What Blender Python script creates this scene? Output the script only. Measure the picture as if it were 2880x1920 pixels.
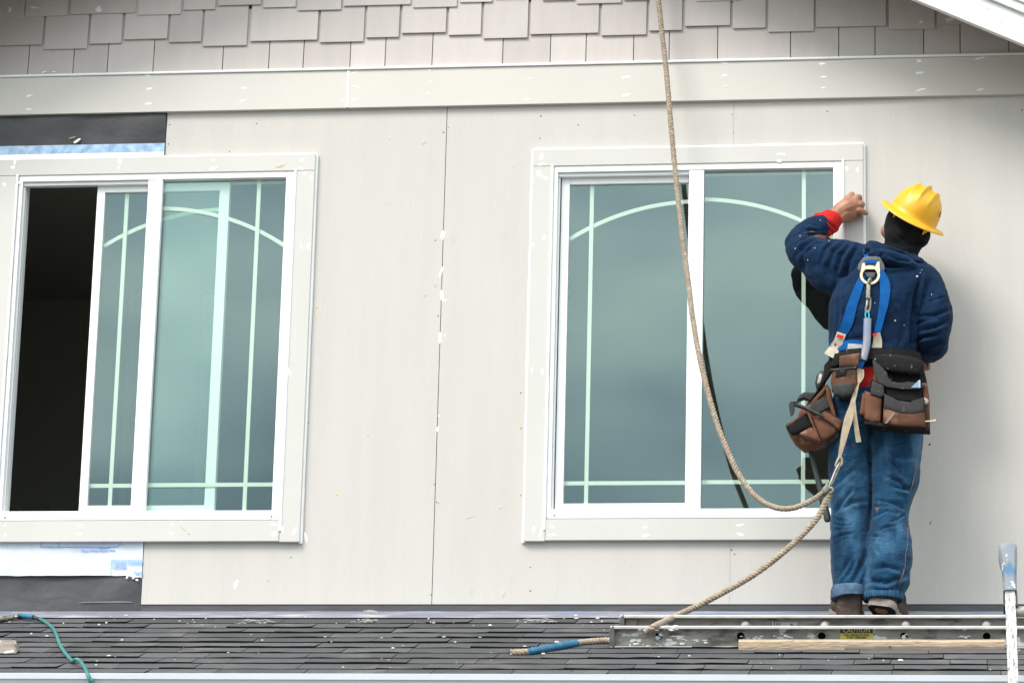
import bpy, bmesh, math, random
import numpy as np
from mathutils import Vector, Matrix, noise as mnoise
random.seed(7)
scn = bpy.context.scene
for o in list(bpy.data.objects): bpy.data.objects.remove(o)
col = scn.collection

# ------------------------------------------------------------------ camera
F = 9533.7
PT, YW, RL = [math.radians(a) for a in (14.949, -8.109, 1.478)]
_cp, _sp, _cy, _sy = math.cos(PT), math.sin(PT), math.cos(YW), math.sin(YW)
FW = np.array([_sy*_cp, _cy*_cp, _sp]); _r0 = np.array([_cy, -_sy, 0.]); _u0 = np.cross(_r0, FW)
_c, _s = math.cos(RL), math.sin(RL)
RT = _c*_r0+_s*_u0; UP = -_s*_r0+_c*_u0
CAM = np.array([2.22530111, -13.48655408, -2.53011228])
GROUND = -4.13
cd = bpy.data.cameras.new('camera'); cam = bpy.data.objects.new('camera', cd); col.objects.link(cam)
cd.sensor_width = 36; cd.sensor_fit = 'HORIZONTAL'; cd.lens = F/2880*36; cd.clip_start = .5; cd.clip_end = 6000
M = Matrix(((RT[0], UP[0], -FW[0], CAM[0]), (RT[1], UP[1], -FW[1], CAM[1]), (RT[2], UP[2], -FW[2], CAM[2]), (0, 0, 0, 1)))
cam.matrix_world = M
scn.camera = cam
# ------------------------------------------------------------------ world, sun, exposure
SUN_EL, SUN_DIR = math.radians(48), Vector((-.62, -.78, 0)).normalized()
w = bpy.data.worlds.new('World'); scn.world = w; w.use_nodes = True
nt = w.node_tree; nt.nodes.clear()
def N(t, tree=None, **k):
    n = (tree or nt).nodes.new(t)
    for a, b in k.items(): setattr(n, a, b)
    return n
L = nt.links.new
out = N('ShaderNodeOutputWorld'); bg = N('ShaderNodeBackground'); L(bg.outputs[0], out.inputs[0]); bg.inputs[1].default_value = .10
sky = N('ShaderNodeTexSky', sky_type='NISHITA', sun_disc=False); sky.sun_elevation = SUN_EL
sky.sun_rotation = math.atan2(SUN_DIR.x, SUN_DIR.y); sky.dust_density = 4; sky.air_density = 1
tc = N('ShaderNodeTexCoord'); sep = N('ShaderNodeSeparateXYZ'); L(tc.outputs['Generated'], sep.inputs[0])
mp = N('ShaderNodeMapping'); mp.inputs['Scale'].default_value = (1, 1, 2.2); L(tc.outputs['Generated'], mp.inputs[0])
nz = N('ShaderNodeTexNoise'); nz.inputs['Scale'].default_value = 6; nz.inputs['Detail'].default_value = 3; L(mp.outputs[0], nz.inputs[0])
cr = N('ShaderNodeValToRGB')       # overcast brightness climbs from the horizon to the zenith
e = cr.color_ramp.elements
e[0].position = 0; e[0].color = (.25, .31, .36, 1); e[1].position = 1; e[1].color = (1.0, .99, .96, 1)
m = cr.color_ramp.elements.new(.12); m.color = (.27, .355, .42, 1)
m = cr.color_ramp.elements.new(.36); m.color = (.92, .97, .95, 1)
L(sep.outputs[2], cr.inputs[0])
cl = N('ShaderNodeMapRange'); cl.inputs[1].default_value = .36; cl.inputs[2].default_value = .64
cl.inputs[3].default_value = 12*.62; cl.inputs[4].default_value = 12*1.32; L(nz.outputs[0], cl.inputs[0])
ct = N('ShaderNodeMix', data_type='RGBA', blend_type='MULTIPLY'); ct.inputs[0].default_value = 1
cc = N('ShaderNodeValToRGB'); cc.color_ramp.elements[0].color = (.86, .97, 1.06, 1); cc.color_ramp.elements[1].color = (1.05, 1.03, .95, 1)
cc.color_ramp.elements[0].position = .38; cc.color_ramp.elements[1].position = .62; L(nz.outputs[0], cc.inputs[0])   # cloud gaps bluer, cloud tops warmer
L(cr.outputs[0], ct.inputs[6]); L(cc.outputs[0], ct.inputs[7])
mul = N('ShaderNodeVectorMath', operation='SCALE'); L(ct.outputs[2], mul.inputs[0]); L(cl.outputs[0], mul.inputs['Scale'])
mx = N('ShaderNodeMix', data_type='RGBA'); mx.inputs[0].default_value = .9
L(sky.outputs[0], mx.inputs[6]); L(mul.outputs[0], mx.inputs[7]); L(mx.outputs[2], bg.inputs[0])
sd_ = bpy.data.lights.new('sun', 'SUN'); sd_.energy = 1.5; sd_.angle = math.radians(22); sd_.color = (1, .97, .92)
sun = bpy.data.objects.new('sun', sd_); col.objects.link(sun); sun.location = (-10, -14, 14)
sv = Vector((SUN_DIR.x*math.cos(SUN_EL), SUN_DIR.y*math.cos(SUN_EL), math.sin(SUN_EL)))
sun.rotation_euler = sv.to_track_quat('Z', 'Y').to_euler()
scn.render.engine = 'CYCLES'
scn.view_settings.view_transform = 'Standard'; scn.view_settings.look = 'None'
scn.view_settings.gamma = 1; scn.view_settings.use_curve_mapping = False
scn.view_settings.exposure = 1.2
scn.cycles.max_bounces = 8; scn.cycles.transparent_max_bounces = 16

# ------------------------------------------------------------------ geometry helpers
def P(u, v, y=0.):
    """a point of the photograph (2880 px wide) put on the vertical plane y"""
    r = RT*(u-1440)/F-UP*(v-960)/F+FW
    return CAM+r*((y-CAM[1])/r[1])
def D(u, v, y=0.): return P(u*2880/2352, v*2880/2352, y)
def proj(V):
    q = np.asarray(V)-CAM; z = q@FW
    return np.stack([1440+F*(q@RT)/z, 960-F*(q@UP)/z], -1)
TH = math.radians(18.43); CT, ST = math.cos(TH), math.sin(TH); ZR0 = -.036
def RP(x, s, h=0.):                       # porch-roof coordinates: along, down the slope, off the slope
    return np.array([x, -CT*s-ST*h, ZR0-ST*s+CT*h])
def RR(u, v, h=0.):                       # pixel on the roof plane
    r = RT*(u-1440)/F-UP*(v-960)/F+FW; n = np.array([0, -ST, CT]); o = RP(0, 0, h)
    return CAM+r*(((o-CAM)@n)/(r@n))
PXM = 704.

class MB:
    def __init__(s): s.v = []; s.f = []; s.m = []
    def add(s, V, Fs, mi=0):
        b = len(s.v); s.v += [tuple(map(float, q)) for q in V]; s.f += [tuple(i+b for i in f) for f in Fs]; s.m += [mi]*len(Fs); return s
    def hexa(s, c, mi=0):                 # 8 corners: bottom 4 ccw, top 4 ccw
        return s.add(c, [(3, 2, 1, 0), (4, 5, 6, 7), (0, 1, 5, 4), (1, 2, 6, 5), (2, 3, 7, 6), (3, 0, 4, 7)], mi)
    def box(s, x0, x1, y0, y1, z0, z1, mi=0):
        return s.hexa([(x0, y0, z0), (x1, y0, z0), (x1, y1, z0), (x0, y1, z0), (x0, y0, z1), (x1, y0, z1), (x1, y1, z1), (x0, y1, z1)], mi)
    def obox(s, o, a, b, c, mi=0):        # corner o and three edge vectors
        o, a, b, c = map(np.array, (o, a, b, c))
        return s.hexa([o, o+a, o+a+b, o+b, o+c, o+a+c, o+a+b+c, o+b+c], mi)
    def rings(s, R, mi=0, closed=True, caps=True):
        n = len(R[0]); V = [q for r in R for q in r]; Fs = []
        for i in range(len(R)-1):
            for j in range(n if closed else n-1):
                k = (j+1) % n; Fs.append((i*n+j, i*n+k, (i+1)*n+k, (i+1)*n+j))
        if caps: Fs.append(tuple(range(n))[::-1]); Fs.append(tuple((len(R)-1)*n+j for j in range(n)))
        return s.add(V, Fs, mi)
    def tube(s, pts, r, n=10, mi=0, caps=True, flat=1.):
        pts = [np.array(p, float) for p in pts]; k = len(pts)
        rs = [r]*k if np.isscalar(r) else r
        T = [pts[min(i+1, k-1)]-pts[max(i-1, 0)] for i in range(k)]; T = [t/(np.linalg.norm(t)+1e-12) for t in T]
        a = np.array([0, 1., 0]) if abs(T[0][1]) < .9 else np.array([1., 0, 0])
        R = []
        for i in range(k):
            a = a-T[i]*(a@T[i]); a /= np.linalg.norm(a); b = np.cross(T[i], a)
            R.append([pts[i]+rs[i]*(math.cos(2*math.pi*j/n)*a*flat+math.sin(2*math.pi*j/n)*b) for j in range(n)])
        return s.rings(R, mi, True, caps)
    def ball(s, c, rx, ry=None, rz=None, ax=None, n=18, mi=0):
        ry = ry or rx; rz = rz or rx; A = np.eye(3) if ax is None else np.array(ax)
        R = []; c = np.array(c)
        for i in range(1, n//2):
            t = math.pi*i/(n//2)
            R.append([c+A[0]*rx*math.sin(t)*math.cos(2*math.pi*j/n)+A[1]*ry*math.sin(t)*math.sin(2*math.pi*j/n)-A[2]*rz*math.cos(t) for j in range(n)])
        return s.rings(R, mi)
    def prism(s, poly, y0, y1, mi=0):     # polygon in x,z extruded along y
        n = len(poly)
        V = [(p[0], y0, p[1]) for p in poly]+[(p[0], y1, p[1]) for p in poly]
        return s.add(V, [tuple(range(n)), tuple(range(2*n-1, n-1, -1))]+[(i, i+n, (i+1) % n+n, (i+1) % n) for i in range(n)], mi)
    def mesh(s, name, mats, smooth=False, origin=(0, 0, 0)):
        me = bpy.data.meshes.new(name); o = np.array(origin, float)
        me.from_pydata([tuple(np.array(q)-o) for q in s.v], [], s.f)
        for mt in (mats if isinstance(mats, (list, tuple)) else [mats]): me.materials.append(mt)
        me.polygons.foreach_set('material_index', s.m)
        bm = bmesh.new(); bm.from_mesh(me); bmesh.ops.recalc_face_normals(bm, faces=bm.faces)
        if smooth:
            for f in bm.faces: f.smooth = True
        bm.to_mesh(me); bm.free()
        if smooth: me.set_sharp_from_angle(angle=math.radians(smooth if smooth > 1 else 50))
        return me
    def build(s, name, mats, parent=None, smooth=False, bevel=0., origin=None):
        V = np.array(s.v); o = (V.min(0)+V.max(0))/2 if origin is None else np.array(origin, float)
        return link(name, s.mesh(name, mats, smooth, o), parent, o, bevel)
WL = {}
def link(name, me, parent=None, origin=(0, 0, 0), bevel=0.):
    o = bpy.data.objects.new(name, me); col.objects.link(o)
    o0 = np.array(origin, float); WL[o.name] = o0
    if parent is not None:
        o.parent = parent; o.location = tuple(o0-WL[parent.name])
    else: o.location = tuple(o0)
    if bevel:
        b = o.modifiers.new('bevel', 'BEVEL'); b.width = bevel; b.segments = 2; b.limit_method = 'ANGLE'
    return o
def tag(o, label=None, cat=None, group=None, kind=None):
    for k, v in (('label', label), ('category', cat), ('group', group), ('kind', kind)):
        if v: o[k] = v
    return o
def thing(name, label, cat, loc=(0, 0, 0), group=None): return tag(link(name, None, None, loc), label, cat, group)

# ------------------------------------------------------------------ materials
def mat(name, c1, c2=None, scale=20., rough=.6, bump=0., bscale=None, stretch=(1, 1, 1), detail=5, metal=0., spots=None, spec=.5, contrast=(.35, .65), bump2=None, perobj=0., sheen=0., spots2=None):
    m = bpy.data.materials.new(name); m.use_nodes = True; t = m.node_tree; b = t.nodes['Principled BSDF']; l = t.links.new
    b.inputs['Roughness'].default_value = rough; b.inputs['Metallic'].default_value = metal; b.inputs['Specular IOR Level'].default_value = spec
    if sheen: b.inputs['Sheen Weight'].default_value = sheen
    geo = N('ShaderNodeNewGeometry', t)
    def noise(sc, st, dt=5):
        mp = N('ShaderNodeMapping', t); mp.inputs['Scale'].default_value = st; l(geo.outputs['Position'], mp.inputs[0])
        n = N('ShaderNodeTexNoise', t); n.inputs['Scale'].default_value = sc; n.inputs['Detail'].default_value = dt; l(mp.outputs[0], n.inputs[0]); return n.outputs[0]
    def rng(s, a, bb, c=0., d=1.):
        r = N('ShaderNodeMapRange', t); l(s, r.inputs[0])
        for i, q in enumerate((a, bb, c, d)): r.inputs[i+1].default_value = q
        return r.outputs[0]
    def mix(f, a, bb):
        x = N('ShaderNodeMix', t, data_type='RGBA')
        if isinstance(f, float): x.inputs[0].default_value = f
        else: l(f, x.inputs[0])
        for s, i in ((a, 6), (bb, 7)):
            if isinstance(s, tuple): x.inputs[i].default_value = (*s, 1)
            else: l(s, x.inputs[i])
        return x.outputs[2]
    c = c1
    if c2: c = mix(rng(noise(scale, stretch, detail), *contrast), c1, c2)
    for sp in (spots, spots2):              # (colour, scale, lo, hi, stretch)
        if sp: c = mix(rng(noise(sp[1], sp[4] if len(sp) > 4 else (1, 1, 1), 3), sp[2], sp[3]), c, sp[0])
    if perobj:
        oi = N('ShaderNodeObjectInfo', t); h = N('ShaderNodeHueSaturation', t)
        l(rng(oi.outputs['Random'], 0, 1, 1-perobj, 1+perobj), h.inputs['Value']); l(c, h.inputs['Color']); c = h.outputs[0]
    if isinstance(c, tuple): b.inputs['Base Color'].default_value = (*c, 1)
    else: l(c, b.inputs['Base Color'])
    if bump:
        bp = N('ShaderNodeBump', t); bp.inputs['Distance'].default_value = bump; bp.inputs['Strength'].default_value = 1
        l(noise(bscale or scale, stretch if bump2 is None else bump2), bp.inputs['Height']); l(bp.outputs[0], b.inputs['Normal'])
    return m
DIRT = (.33, .31, .29)
m_siding = mat('siding_primer', (.505, .473, .446), (.484, .455, .430), 2.2, .75, .0004, 30, (5, 5, .5), spots=((.44, .42, .395), 7, .68, .82, (1.4, 1, .8)), spots2=((.525, .50, .47), 30, .60, .75, (3, 1, .3)))
m_trim = mat('trim_primer', (.540, .520, .496), (.515, .497, .473), 3, .7, .0004, 40, (1, 1, 1), spots=((.42, .39, .35), 7, .71, .8))
m_band = mat('band_primer', (.568, .532, .496), (.543, .510, .475), 2.5, .7, .0004, 40, (1, 1, 1), spots=((.47, .42, .37), 6, .71, .8))
m_shingle = mat('wall_shingle_primer', (.505, .447, .428), (.472, .425, .41), 3, .75, .0008, 26, (6, 1, .8), perobj=.08, spots=((.49, .455, .44), 5, .62, .7))
m_soff = mat('shaded_soffit', (.085, .08, .075), (.06, .057, .053), 6, .8)  # shade under the overhang put into a dark soffit colour
m_white = mat('white_paint', (.82, .82, .82), (.78, .78, .79), 4, .55)
m_vinyl = mat('white_vinyl', (.84, .84, .85), None, rough=.35)
m_caulk = mat('white_caulk', (.86, .86, .86), None, rough=.6)
m_rake = mat('rake_white', (.74, .74, .73), (.68, .68, .67), 8, .6, spots=((.55, .54, .52), 14, .72, .78))
m_paper = mat('black_paper', (.045, .044, .05), (.03, .03, .033), 3, .55, .012, 5, (1, 1, 1), spots=((.3, .3, .3), 60, .78, .8))
m_wrap = mat('house_wrap', (.64, .68, .76), (.56, .60, .70), 5, .5, .010, 11)
m_blue_print = mat('blue_print', (.12, .38, .80), None, rough=.6)
m_tape = mat('blue_flash_tape', (.20, .33, .52), (.40, .53, .68), 30, .5, .001, 40)
m_dark = mat('room_dark', (.30, .28, .26), None, rough=.9, spec=.1)
m_stud = mat('stud_wood', (.42, .34, .26), None, rough=.9, spec=.1)
m_osb = mat('sheathing', (.35, .26, .16), (.25, .18, .11), 30)
m_muntin = mat('muntin_white', (.77, .755, .70), None, rough=.5)
m_flash = mat('flashing_metal', (.155, .155, .20), (.215, .215, .27), 3, .5, .003, 8, (1, 4, 1), spots=((.42, .41, .40), 5, .54, .70, (1, 4, 1)), spots2=((.12, .19, .38), 2.5, .58, .75, (1, 3, 1)))
m_leg = mat('flashing_dark', (.060, .064, .072), (.045, .046, .05), 3, .5, .004, 6, (1, 1, 3))
m_asph = mat('asphalt_granules', (.072, .071, .074), (.036, .036, .042), 170, .9, .0014, 240, detail=6, perobj=.30, spots=((.125, .12, .11), 5, .55, .85), spots2=((.30, .29, .27), 95, .72, .75))
m_asph_edge = mat('asphalt_core_shade', (.008, .008, .009), None, rough=.95, spec=.1)  # black asphalt edge; its blackness also stands for the butt shadow lines
m_gutter = mat('gutter_white', (.50, .525, .57), (.46, .485, .53), 5, .35, spots=((.5, .49, .47), 20, .74, .78))
m_ground = mat('ground_dirt', (.15, .14, .12), (.10, .095, .08), .3, .95)
m_alu = mat('weathered_aluminium', (.36, .335, .31), (.25, .225, .205), 9, .6, .0006, 60, (1, 3, 5), metal=.05, spots=((.14, .115, .095), 13, .54, .70, (1, 2, 3)), contrast=(.35, .65))
m_alu_f = mat('foam_splashed_aluminium', (.37, .35, .325), (.245, .225, .20), 9, .6, .0012, 60, (1, 3, 5), metal=.05, spots=((.14, .115, .095), 12, .54, .68, (1, 2, 2.5)), spots2=((.72, .71, .69), 13, .585, .63, (1, 2, 2.2)))
m_edge = mat('skylit_metal', (.60, .60, .58), (.48, .475, .455), 14, .5)  # aluminium catching the sky: the flanges' brightness is put into the colour
m_cap = mat('ladder_cap', (.16, .15, .145), (.10, .095, .09), 30, .7)
m_black = mat('black_plastic', (.012, .012, .012), None, rough=.5)
m_hole_shade = mat('hole_shade', (.004, .004, .004), None, rough=.9, spec=0.)  # near-black colour standing in for the shade inside the rung ends
m_yel_st = mat('sticker_yellow', (.62, .55, .10), (.52, .46, .14), 60, .5, spots=((.45, .43, .42), 40, .63, .68))
m_blk_st = mat('sticker_black', (.025, .018, .018), (.05, .045, .045), 40, .5)
m_sil_st = mat('sticker_silver', (.55, .55, .54), (.48, .48, .47), 40, .4)
m_plank = mat('raw_plank', (.27, .205, .155), (.20, .155, .125), 7, .8, .002, 14, (1.2, 6, 9), spots=((.26, .22, .19), 8, .64, .74, (1, 6, 6)))
m_plank_t = mat('torn_plank_edge', (.44, .335, .24), (.33, .25, .18), 12, .85, .006, 16, (1.5, 5, 6), spots=((.22, .17, .13), 9, .64, .68, (1.5, 4, 6)))
m_block = mat('weathered_block', (.24, .205, .17), (.15, .13, .115), 14, .85, .003, 30, (1, 4, 4), spots=((.75, .74, .72), 16, .63, .68))
m_rope = mat('manila_rope', (.36, .285, .215), (.25, .19, .135), 55, .9, .0012, 320, sheen=.2, spots=((.50, .43, .35), 90, .6, .7))
m_rtape = mat('blue_tape', (.02, .145, .27), (.013, .095, .19), 30, .45, .001, 80)
m_hose = mat('teal_hose', (.012, .13, .13), (.025, .18, .17), 18, .5, spots=((.25, .34, .33), 25, .68, .75))
m_brass = mat('worn_coupler', (.38, .34, .28), (.16, .14, .12), 80, .4, metal=.7)
m_skin = mat('skin', (.37, .17, .105), (.29, .125, .075), 40, .5, .0006, 160)
m_hood = mat('navy_fleece', (.0042, .0205, .056), (.0028, .0125, .037), 26, .95, .0045, 60, (1, 1, .6), sheen=.03, spots=((.010, .034, .078), 16, .62, .8), spots2=((.5, .5, .5), 62, .80, .81), spec=.15)
m_denim = mat('worn_denim', (.0125, .062, .130), (.0055, .030, .072), 11, .9, .0045, 75, (1, 1, 1.5), spots=((.045, .120, .210), 7, .50, .72, (1.7, 1, .7)), spots2=((.15, .11, .075), 13, .69, .76), spec=.15, sheen=.1)
m_denim_in = mat('denim_inside', (.085, .14, .21), (.05, .09, .15), 40, .9, .0008, 300, spec=.15)
m_denim_hem = mat('denim_hem', (.045, .11, .19), (.010, .04, .09), 70, .9, .0008, 300, (2.2, 1, .3), spec=.15)
m_thread = mat('seam_thread', (.17, .12, .09), None, rough=.9)
m_red = mat('red_jersey', (.56, .022, .018), (.45, .015, .013), 30, .9, .0008, 200, spec=.2)
m_bala = mat('black_knit', (.009, .009, .010), (.006, .006, .007), 60, .95, .001, 300, spec=.2)
m_helm = mat('yellow_hard_hat', (.74, .37, .010), (.68, .33, .010), 9, .42, spots=((.42, .23, .03), 26, .66, .75), spots2=((.55, .36, .10), 70, .68, .74))
m_leather = mat('brown_leather', (.145, .060, .033), (.080, .033, .018), 10, .75, .0012, 60, spec=.25, spots=((.22, .12, .08), 14, .58, .75), spots2=((.035, .02, .015), 16, .56, .72))
m_nylon = mat('black_nylon', (.011, .0105, .0105), (.007, .007, .007), 30, .85, .001, 200, spec=.2, spots=((.06, .057, .054), 24, .62, .78), spots2=((.32, .31, .30), 60, .685, .73))
m_nylon_c = mat('charcoal_binding', (.030, .029, .029), (.020, .020, .020), 40, .85, .0008, 250, spots=((.11, .105, .10), 36, .60, .74))
m_web = mat('blue_webbing', (.002, .085, .30), (.002, .062, .225), 30, .8, .0006, 400, spec=.15)
m_webtan = mat('cream_webbing', (.40, .325, .235), (.33, .26, .185), 45, .9, .0008, 300)
m_label = mat('cream_label', (.46, .40, .31), (.38, .33, .26), 30, .6, spots=((.06, .05, .05), 40, .66, .69), spots2=((.3, .26, .2), 18, .6, .7))
m_glabel = mat('grey_label', (.40, .40, .39), (.28, .28, .28), 60, .6)
m_pad = mat('grey_pad', (.085, .087, .095), (.06, .061, .068), 50, .55)
m_gold = mat('plated_ring', (.80, .66, .44), None, rough=.35, metal=.55)
m_steel = mat('snap_steel', (.34, .31, .27), (.20, .18, .155), 60, .4, metal=.6)
m_clamp = mat('olive_clamp', (.20, .21, .17), (.12, .12, .10), 60, .5, metal=.4)
m_sleeve = mat('clear_sleeve', (.13, .185, .31), (.24, .22, .21), 22, .3, stretch=(1, 1, .5))
m_boot = mat('brown_boot', (.074, .042, .031), (.040, .024, .018), 20, .75, .0015, 80, spots=((.20, .15, .12), 25, .64, .74))
m_welt = mat('boot_welt', (.27, .235, .205), (.20, .17, .15), 30, .8)
m_sole = mat('boot_sole', (.016, .015, .014), None, rough=.8)
m_orange = mat('orange_patch', (.30, .11, .03), None, rough=.8)
m_pry = mat('pry_steel', (.022, .022, .024), (.05, .05, .05), 60, .35, metal=.5, spots=((.5, .5, .5), 60, .70, .73))
m_grip = mat('green_black_grip', (.018, .028, .027), (.030, .036, .036), 20, .55)
m_sq = mat('pale_blue_plastic', (.20, .29, .43), None, rough=.5)
m_pole = mat('peeling_white_paint', (.60, .60, .59), (.47, .47, .46), 14, .7, .002, 30, (5, 5, .7), spots=((.20, .195, .185), 24, .55, .64, (4.5, 4.5, .5)), spots2=((.36, .35, .34), 30, .54, .62, (4, 4, .6)))
m_mitt = mat('blue_grey_rubber', (.17, .195, .235), (.21, .22, .23), 14, .6, spots=((.05, .14, .25), 12, .57, .66), spots2=((.6, .6, .59), 34, .64, .68))
m_debris = mat('pale_chips', (.60, .58, .54), (.42, .40, .36), 60, .8, perobj=.1)
def glass_mat():
    m = bpy.data.materials.new('window_glass'); m.use_nodes = True; t = m.node_tree; t.nodes.clear(); l = t.links.new
    o = N('ShaderNodeOutputMaterial', t); x = N('ShaderNodeMixShader', t); a = N('ShaderNodeBsdfTransparent', t); g = N('ShaderNodeBsdfGlossy', t)
    a.inputs[0].default_value = (.890, .945, .903, 1); g.inputs[0].default_value = (.80, .975, 1, 1); g.inputs['Roughness'].default_value = 0
    lw = N('ShaderNodeLayerWeight', t); lw.inputs['Blend'].default_value = .5
    pw = N('ShaderNodeMath', t, operation='POWER'); l(lw.outputs['Facing'], pw.inputs[0]); pw.inputs[1].default_value = 4.5
    f = N('ShaderNodeMapRange', t); l(pw.outputs[0], f.inputs[0]); f.inputs[3].default_value = .098; f.inputs[4].default_value = .95
    l(f.outputs[0], x.inputs[0]); l(a.outputs[0], x.inputs[1]); l(g.outputs[0], x.inputs[2]); l(x.outputs[0], o.inputs[0]); return m
m_glass = glass_mat()

# ------------------------------------------------------------------ ground
mb = MB(); mb.add([(-1500, -1500, GROUND), (1500, -1500, GROUND), (1500, 1500, GROUND), (-1500, 1500, GROUND)], [(0, 1, 2, 3)])
tag(mb.build('ground', m_ground), 'bare dirt ground in front of the house', kind='structure')

# ------------------------------------------------------------------ house
house = thing('house', 'beige primed house wall with two white sliding windows above a dark shingled porch roof', 'house', (1.07, 0, GROUND))
ZB = P(1440, 294, -.022)[2]                      # bottom of the frieze band
ZT = P(1440, 188, -.022)[2]                      # its top
G = .0015                                        # half a panel joint
# window rectangles, from the right-hand window; the left one is the same unit 2.316 m further left
yt = -.024
R_x0, R_x1 = P(1490, 800, yt)[0], P(2427.5, 450, yt)[0]
R_x0 = (P(1499.6, 421.6, yt)[0]+P(1472, 1522.9, yt)[0])/2
R_z0, R_z1 = P(1700, 1520, yt)[2], P(2000, 412, yt)[2]
LDX = -2.3165
FX0, FX1 = .4655, 1.672                          # vinyl frame
FZ0, FZ1 = .352, 1.866
def panel(rects):
    mb = MB()
    for x0, x1, z0, z1 in rects: mb.box(x0, x1, 0, .010, z0, z1)
    return mb.build('siding_panel', m_siding, house)
e_ = .004
panel([(-1.219+G, FX0+LDX+1.3-1.3 if 0 else -.648-.02, 0, FZ0-e_), (-1.219+G, -.648-.02, FZ1+e_, ZB+.03), (-.648-.02, -G, 0, ZB+.03)])
panel([(G, FX0-e_, 0, ZB+.03), (FX0-e_, 1.2186, 0, FZ0-e_), (FX0-e_, 1.2186, FZ1+e_, ZB+.03)])
panel([(1.2194, FX1+e_, 0, FZ0-e_), (1.2194, FX1+e_, FZ1+e_, ZB+.03), (FX1+e_, 2.438-G, 0, ZB+.03)])
WX0, WX1 = -2.70, 2.86
panel([(2.438+G, WX1, 0, 2.0)]); panel([(WX0, -2.44, 0, 2.0)])
# building paper, with the openings left free
mb = MB(); lx0, lx1 = FX0+LDX-e_, FX1+LDX+e_
def around(mb, y0, y1, z0, z1, xa, xb):
    for a, b in ((xa, lx0), (lx1, FX0-e_), (FX1+e_, xb)): mb.box(a, b, y0, y1, z0, z1)
    for a, b in ((lx0, lx1), (FX0-e_, FX1+e_)):
        mb.box(a, b, y0, y1, z0, FZ0-e_); mb.box(a, b, y0, y1, FZ1+e_, z1)
around(mb, .013, .016, -.25, 2.06, WX0+.01, WX1-.01); mb.box(-2.3, 2.3, .013, .016, 2.061, ZT)
mb.build('building_paper', m_paper, house)
mb = MB(); around(mb, .017, .12, GROUND, 2.06, WX0, WX1); mb.build('wall_sheathing', m_osb, house)
for x in (WX0-.012, WX1): MB().box(x, x+.012, .0, 5.5, GROUND, 2.0).build('side_wall', m_siding, house)
# wrinkled black paper showing at the two bare strips left of the panels
def sheet(name, x0, x1, z0, z1, y, m, amp, fr, nx=50, nz=10, wav=None):
    mb = MB(); V = []; Fs = []
    for i in range(nx+1):
        for j in range(nz+1):
            x = x0+(x1-x0)*i/nx; z = z0+(z1-z0)*j/nz
            yy = y-amp*(mnoise.noise(Vector((x*fr, z*fr*1.6, y*10)))+.5*mnoise.noise(Vector((x*fr*2.3, z*fr*2.6, 3)))+.6)
            if wav: z += wav(x)*(1-j/nz)
            V.append((x, yy, z))
    for i in range(nx):
        for j in range(nz):
            a = i*(nz+1)+j; Fs.append((a, a+nz+1, a+nz+2, a+1))
    mb.add(V, Fs); return mb.build(name, m, house, smooth=80)
zw_ = P(200, 1618, 0)[2]
sheet('wrinkled_paper', -2.43, -1.2205, FZ1+.05, ZB+.02, .006, m_paper, .012, 4)
sheet('wrinkled_paper', -2.43, -1.2205, -.03, zw_+.012, .012, m_paper, .012, 2.6)
zt0 = P(200, 409, 0)[2]
sheet('flashing_tape', -2.43, -1.2205, R_z1-.02, zt0, -.006, m_tape, .001, 20, 40, 3)
# house wrap, torn at its lower right corner, with its upside-down blue print
zw = P(200, 1618, 0)[2]
tear = lambda x: -.02*abs(mnoise.noise(Vector((x*70, 2, 0))))*max(0, min(1, (x+1.29)/.02)) - .002*mnoise.noise(Vector((x*14, 0, 0)))
sheet('house_wrap', -2.43, -1.2205, zw, R_z0+.03, .0005, m_wrap, .0032, 8, 120, 8, tear)
def text(s, size, origin, ax, az, m, parent, name='print', extr=.0008, bold=0.):
    c = bpy.data.curves.new('t', 'FONT'); c.body = s; c.size = size; c.extrude = extr; c.offset = bold; c.align_x = 'CENTER'; c.align_y = 'CENTER'; c.resolution_u = 2
    o = bpy.data.objects.new('t', c); col.objects.link(o); bpy.context.view_layer.update()
    me = bpy.data.meshes.new_from_object(o.evaluated_get(bpy.context.evaluated_depsgraph_get())); bpy.data.objects.remove(o)
    ax, az = np.array(ax, float), np.array(az, float); n = np.cross(ax, az)
    for v in me.vertices:
        q = ax*v.co.x+az*v.co.y+n*v.co.z; v.co = tuple(q)
    me.materials.clear(); me.materials.append(m); me.name = name
    return link(name, me, parent, origin)
yp = -.0062
def pr(u, v): return P(u, v, yp)
UD = ((-1, 0, 0), (0, 0, -1))                     # upside down
text('Pactiv Building Systems Group', .0118, pr(275, 1546.5), *UD, m_blue_print, house, 'wrap_print')
text('moisture barrier', .007, pr(292, 1538.5), *UD, m_blue_print, house, 'wrap_print')
text('GreenGuard', .0105, pr(384, 1580), *UD, m_blue_print, house, 'wrap_print')
for i in range(5): text('install lapped shingle fashion', .0052, pr(337, 1579+4.6*i), *UD, m_blue_print, house, 'wrap_print')
text('UC', .028, pr(388, 1612), *UD, m_blue_print, house, 'wrap_print')
mb = MB()
def line(u0, v0, u1, v1, w=.0022, y=yp):
    a, b = P(u0, v0, y), P(u1, v1, y); d = b-a; n = np.array([-d[2], 0, d[0]]); n = n/np.linalg.norm(n)*w/2
    mb.hexa([a-n, b-n, b-n+[0, .0008, 0], a-n+[0, .0008, 0], a+n, b+n, b+n+[0, .0008, 0], a+n+[0, .0008, 0]])
for q in ((113, 1536.5, 328, 1536.5), (114, 1524, 114, 1536), (164, 1524, 164, 1536), (328, 1536, 340, 1528), (314, 1574, 311, 1616), (314, 1574, 399, 1574), (362, 1576, 362, 1586), (362, 1586, 399, 1586)): line(*q)
mb.build('wrap_print', m_blue_print, house)

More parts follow.
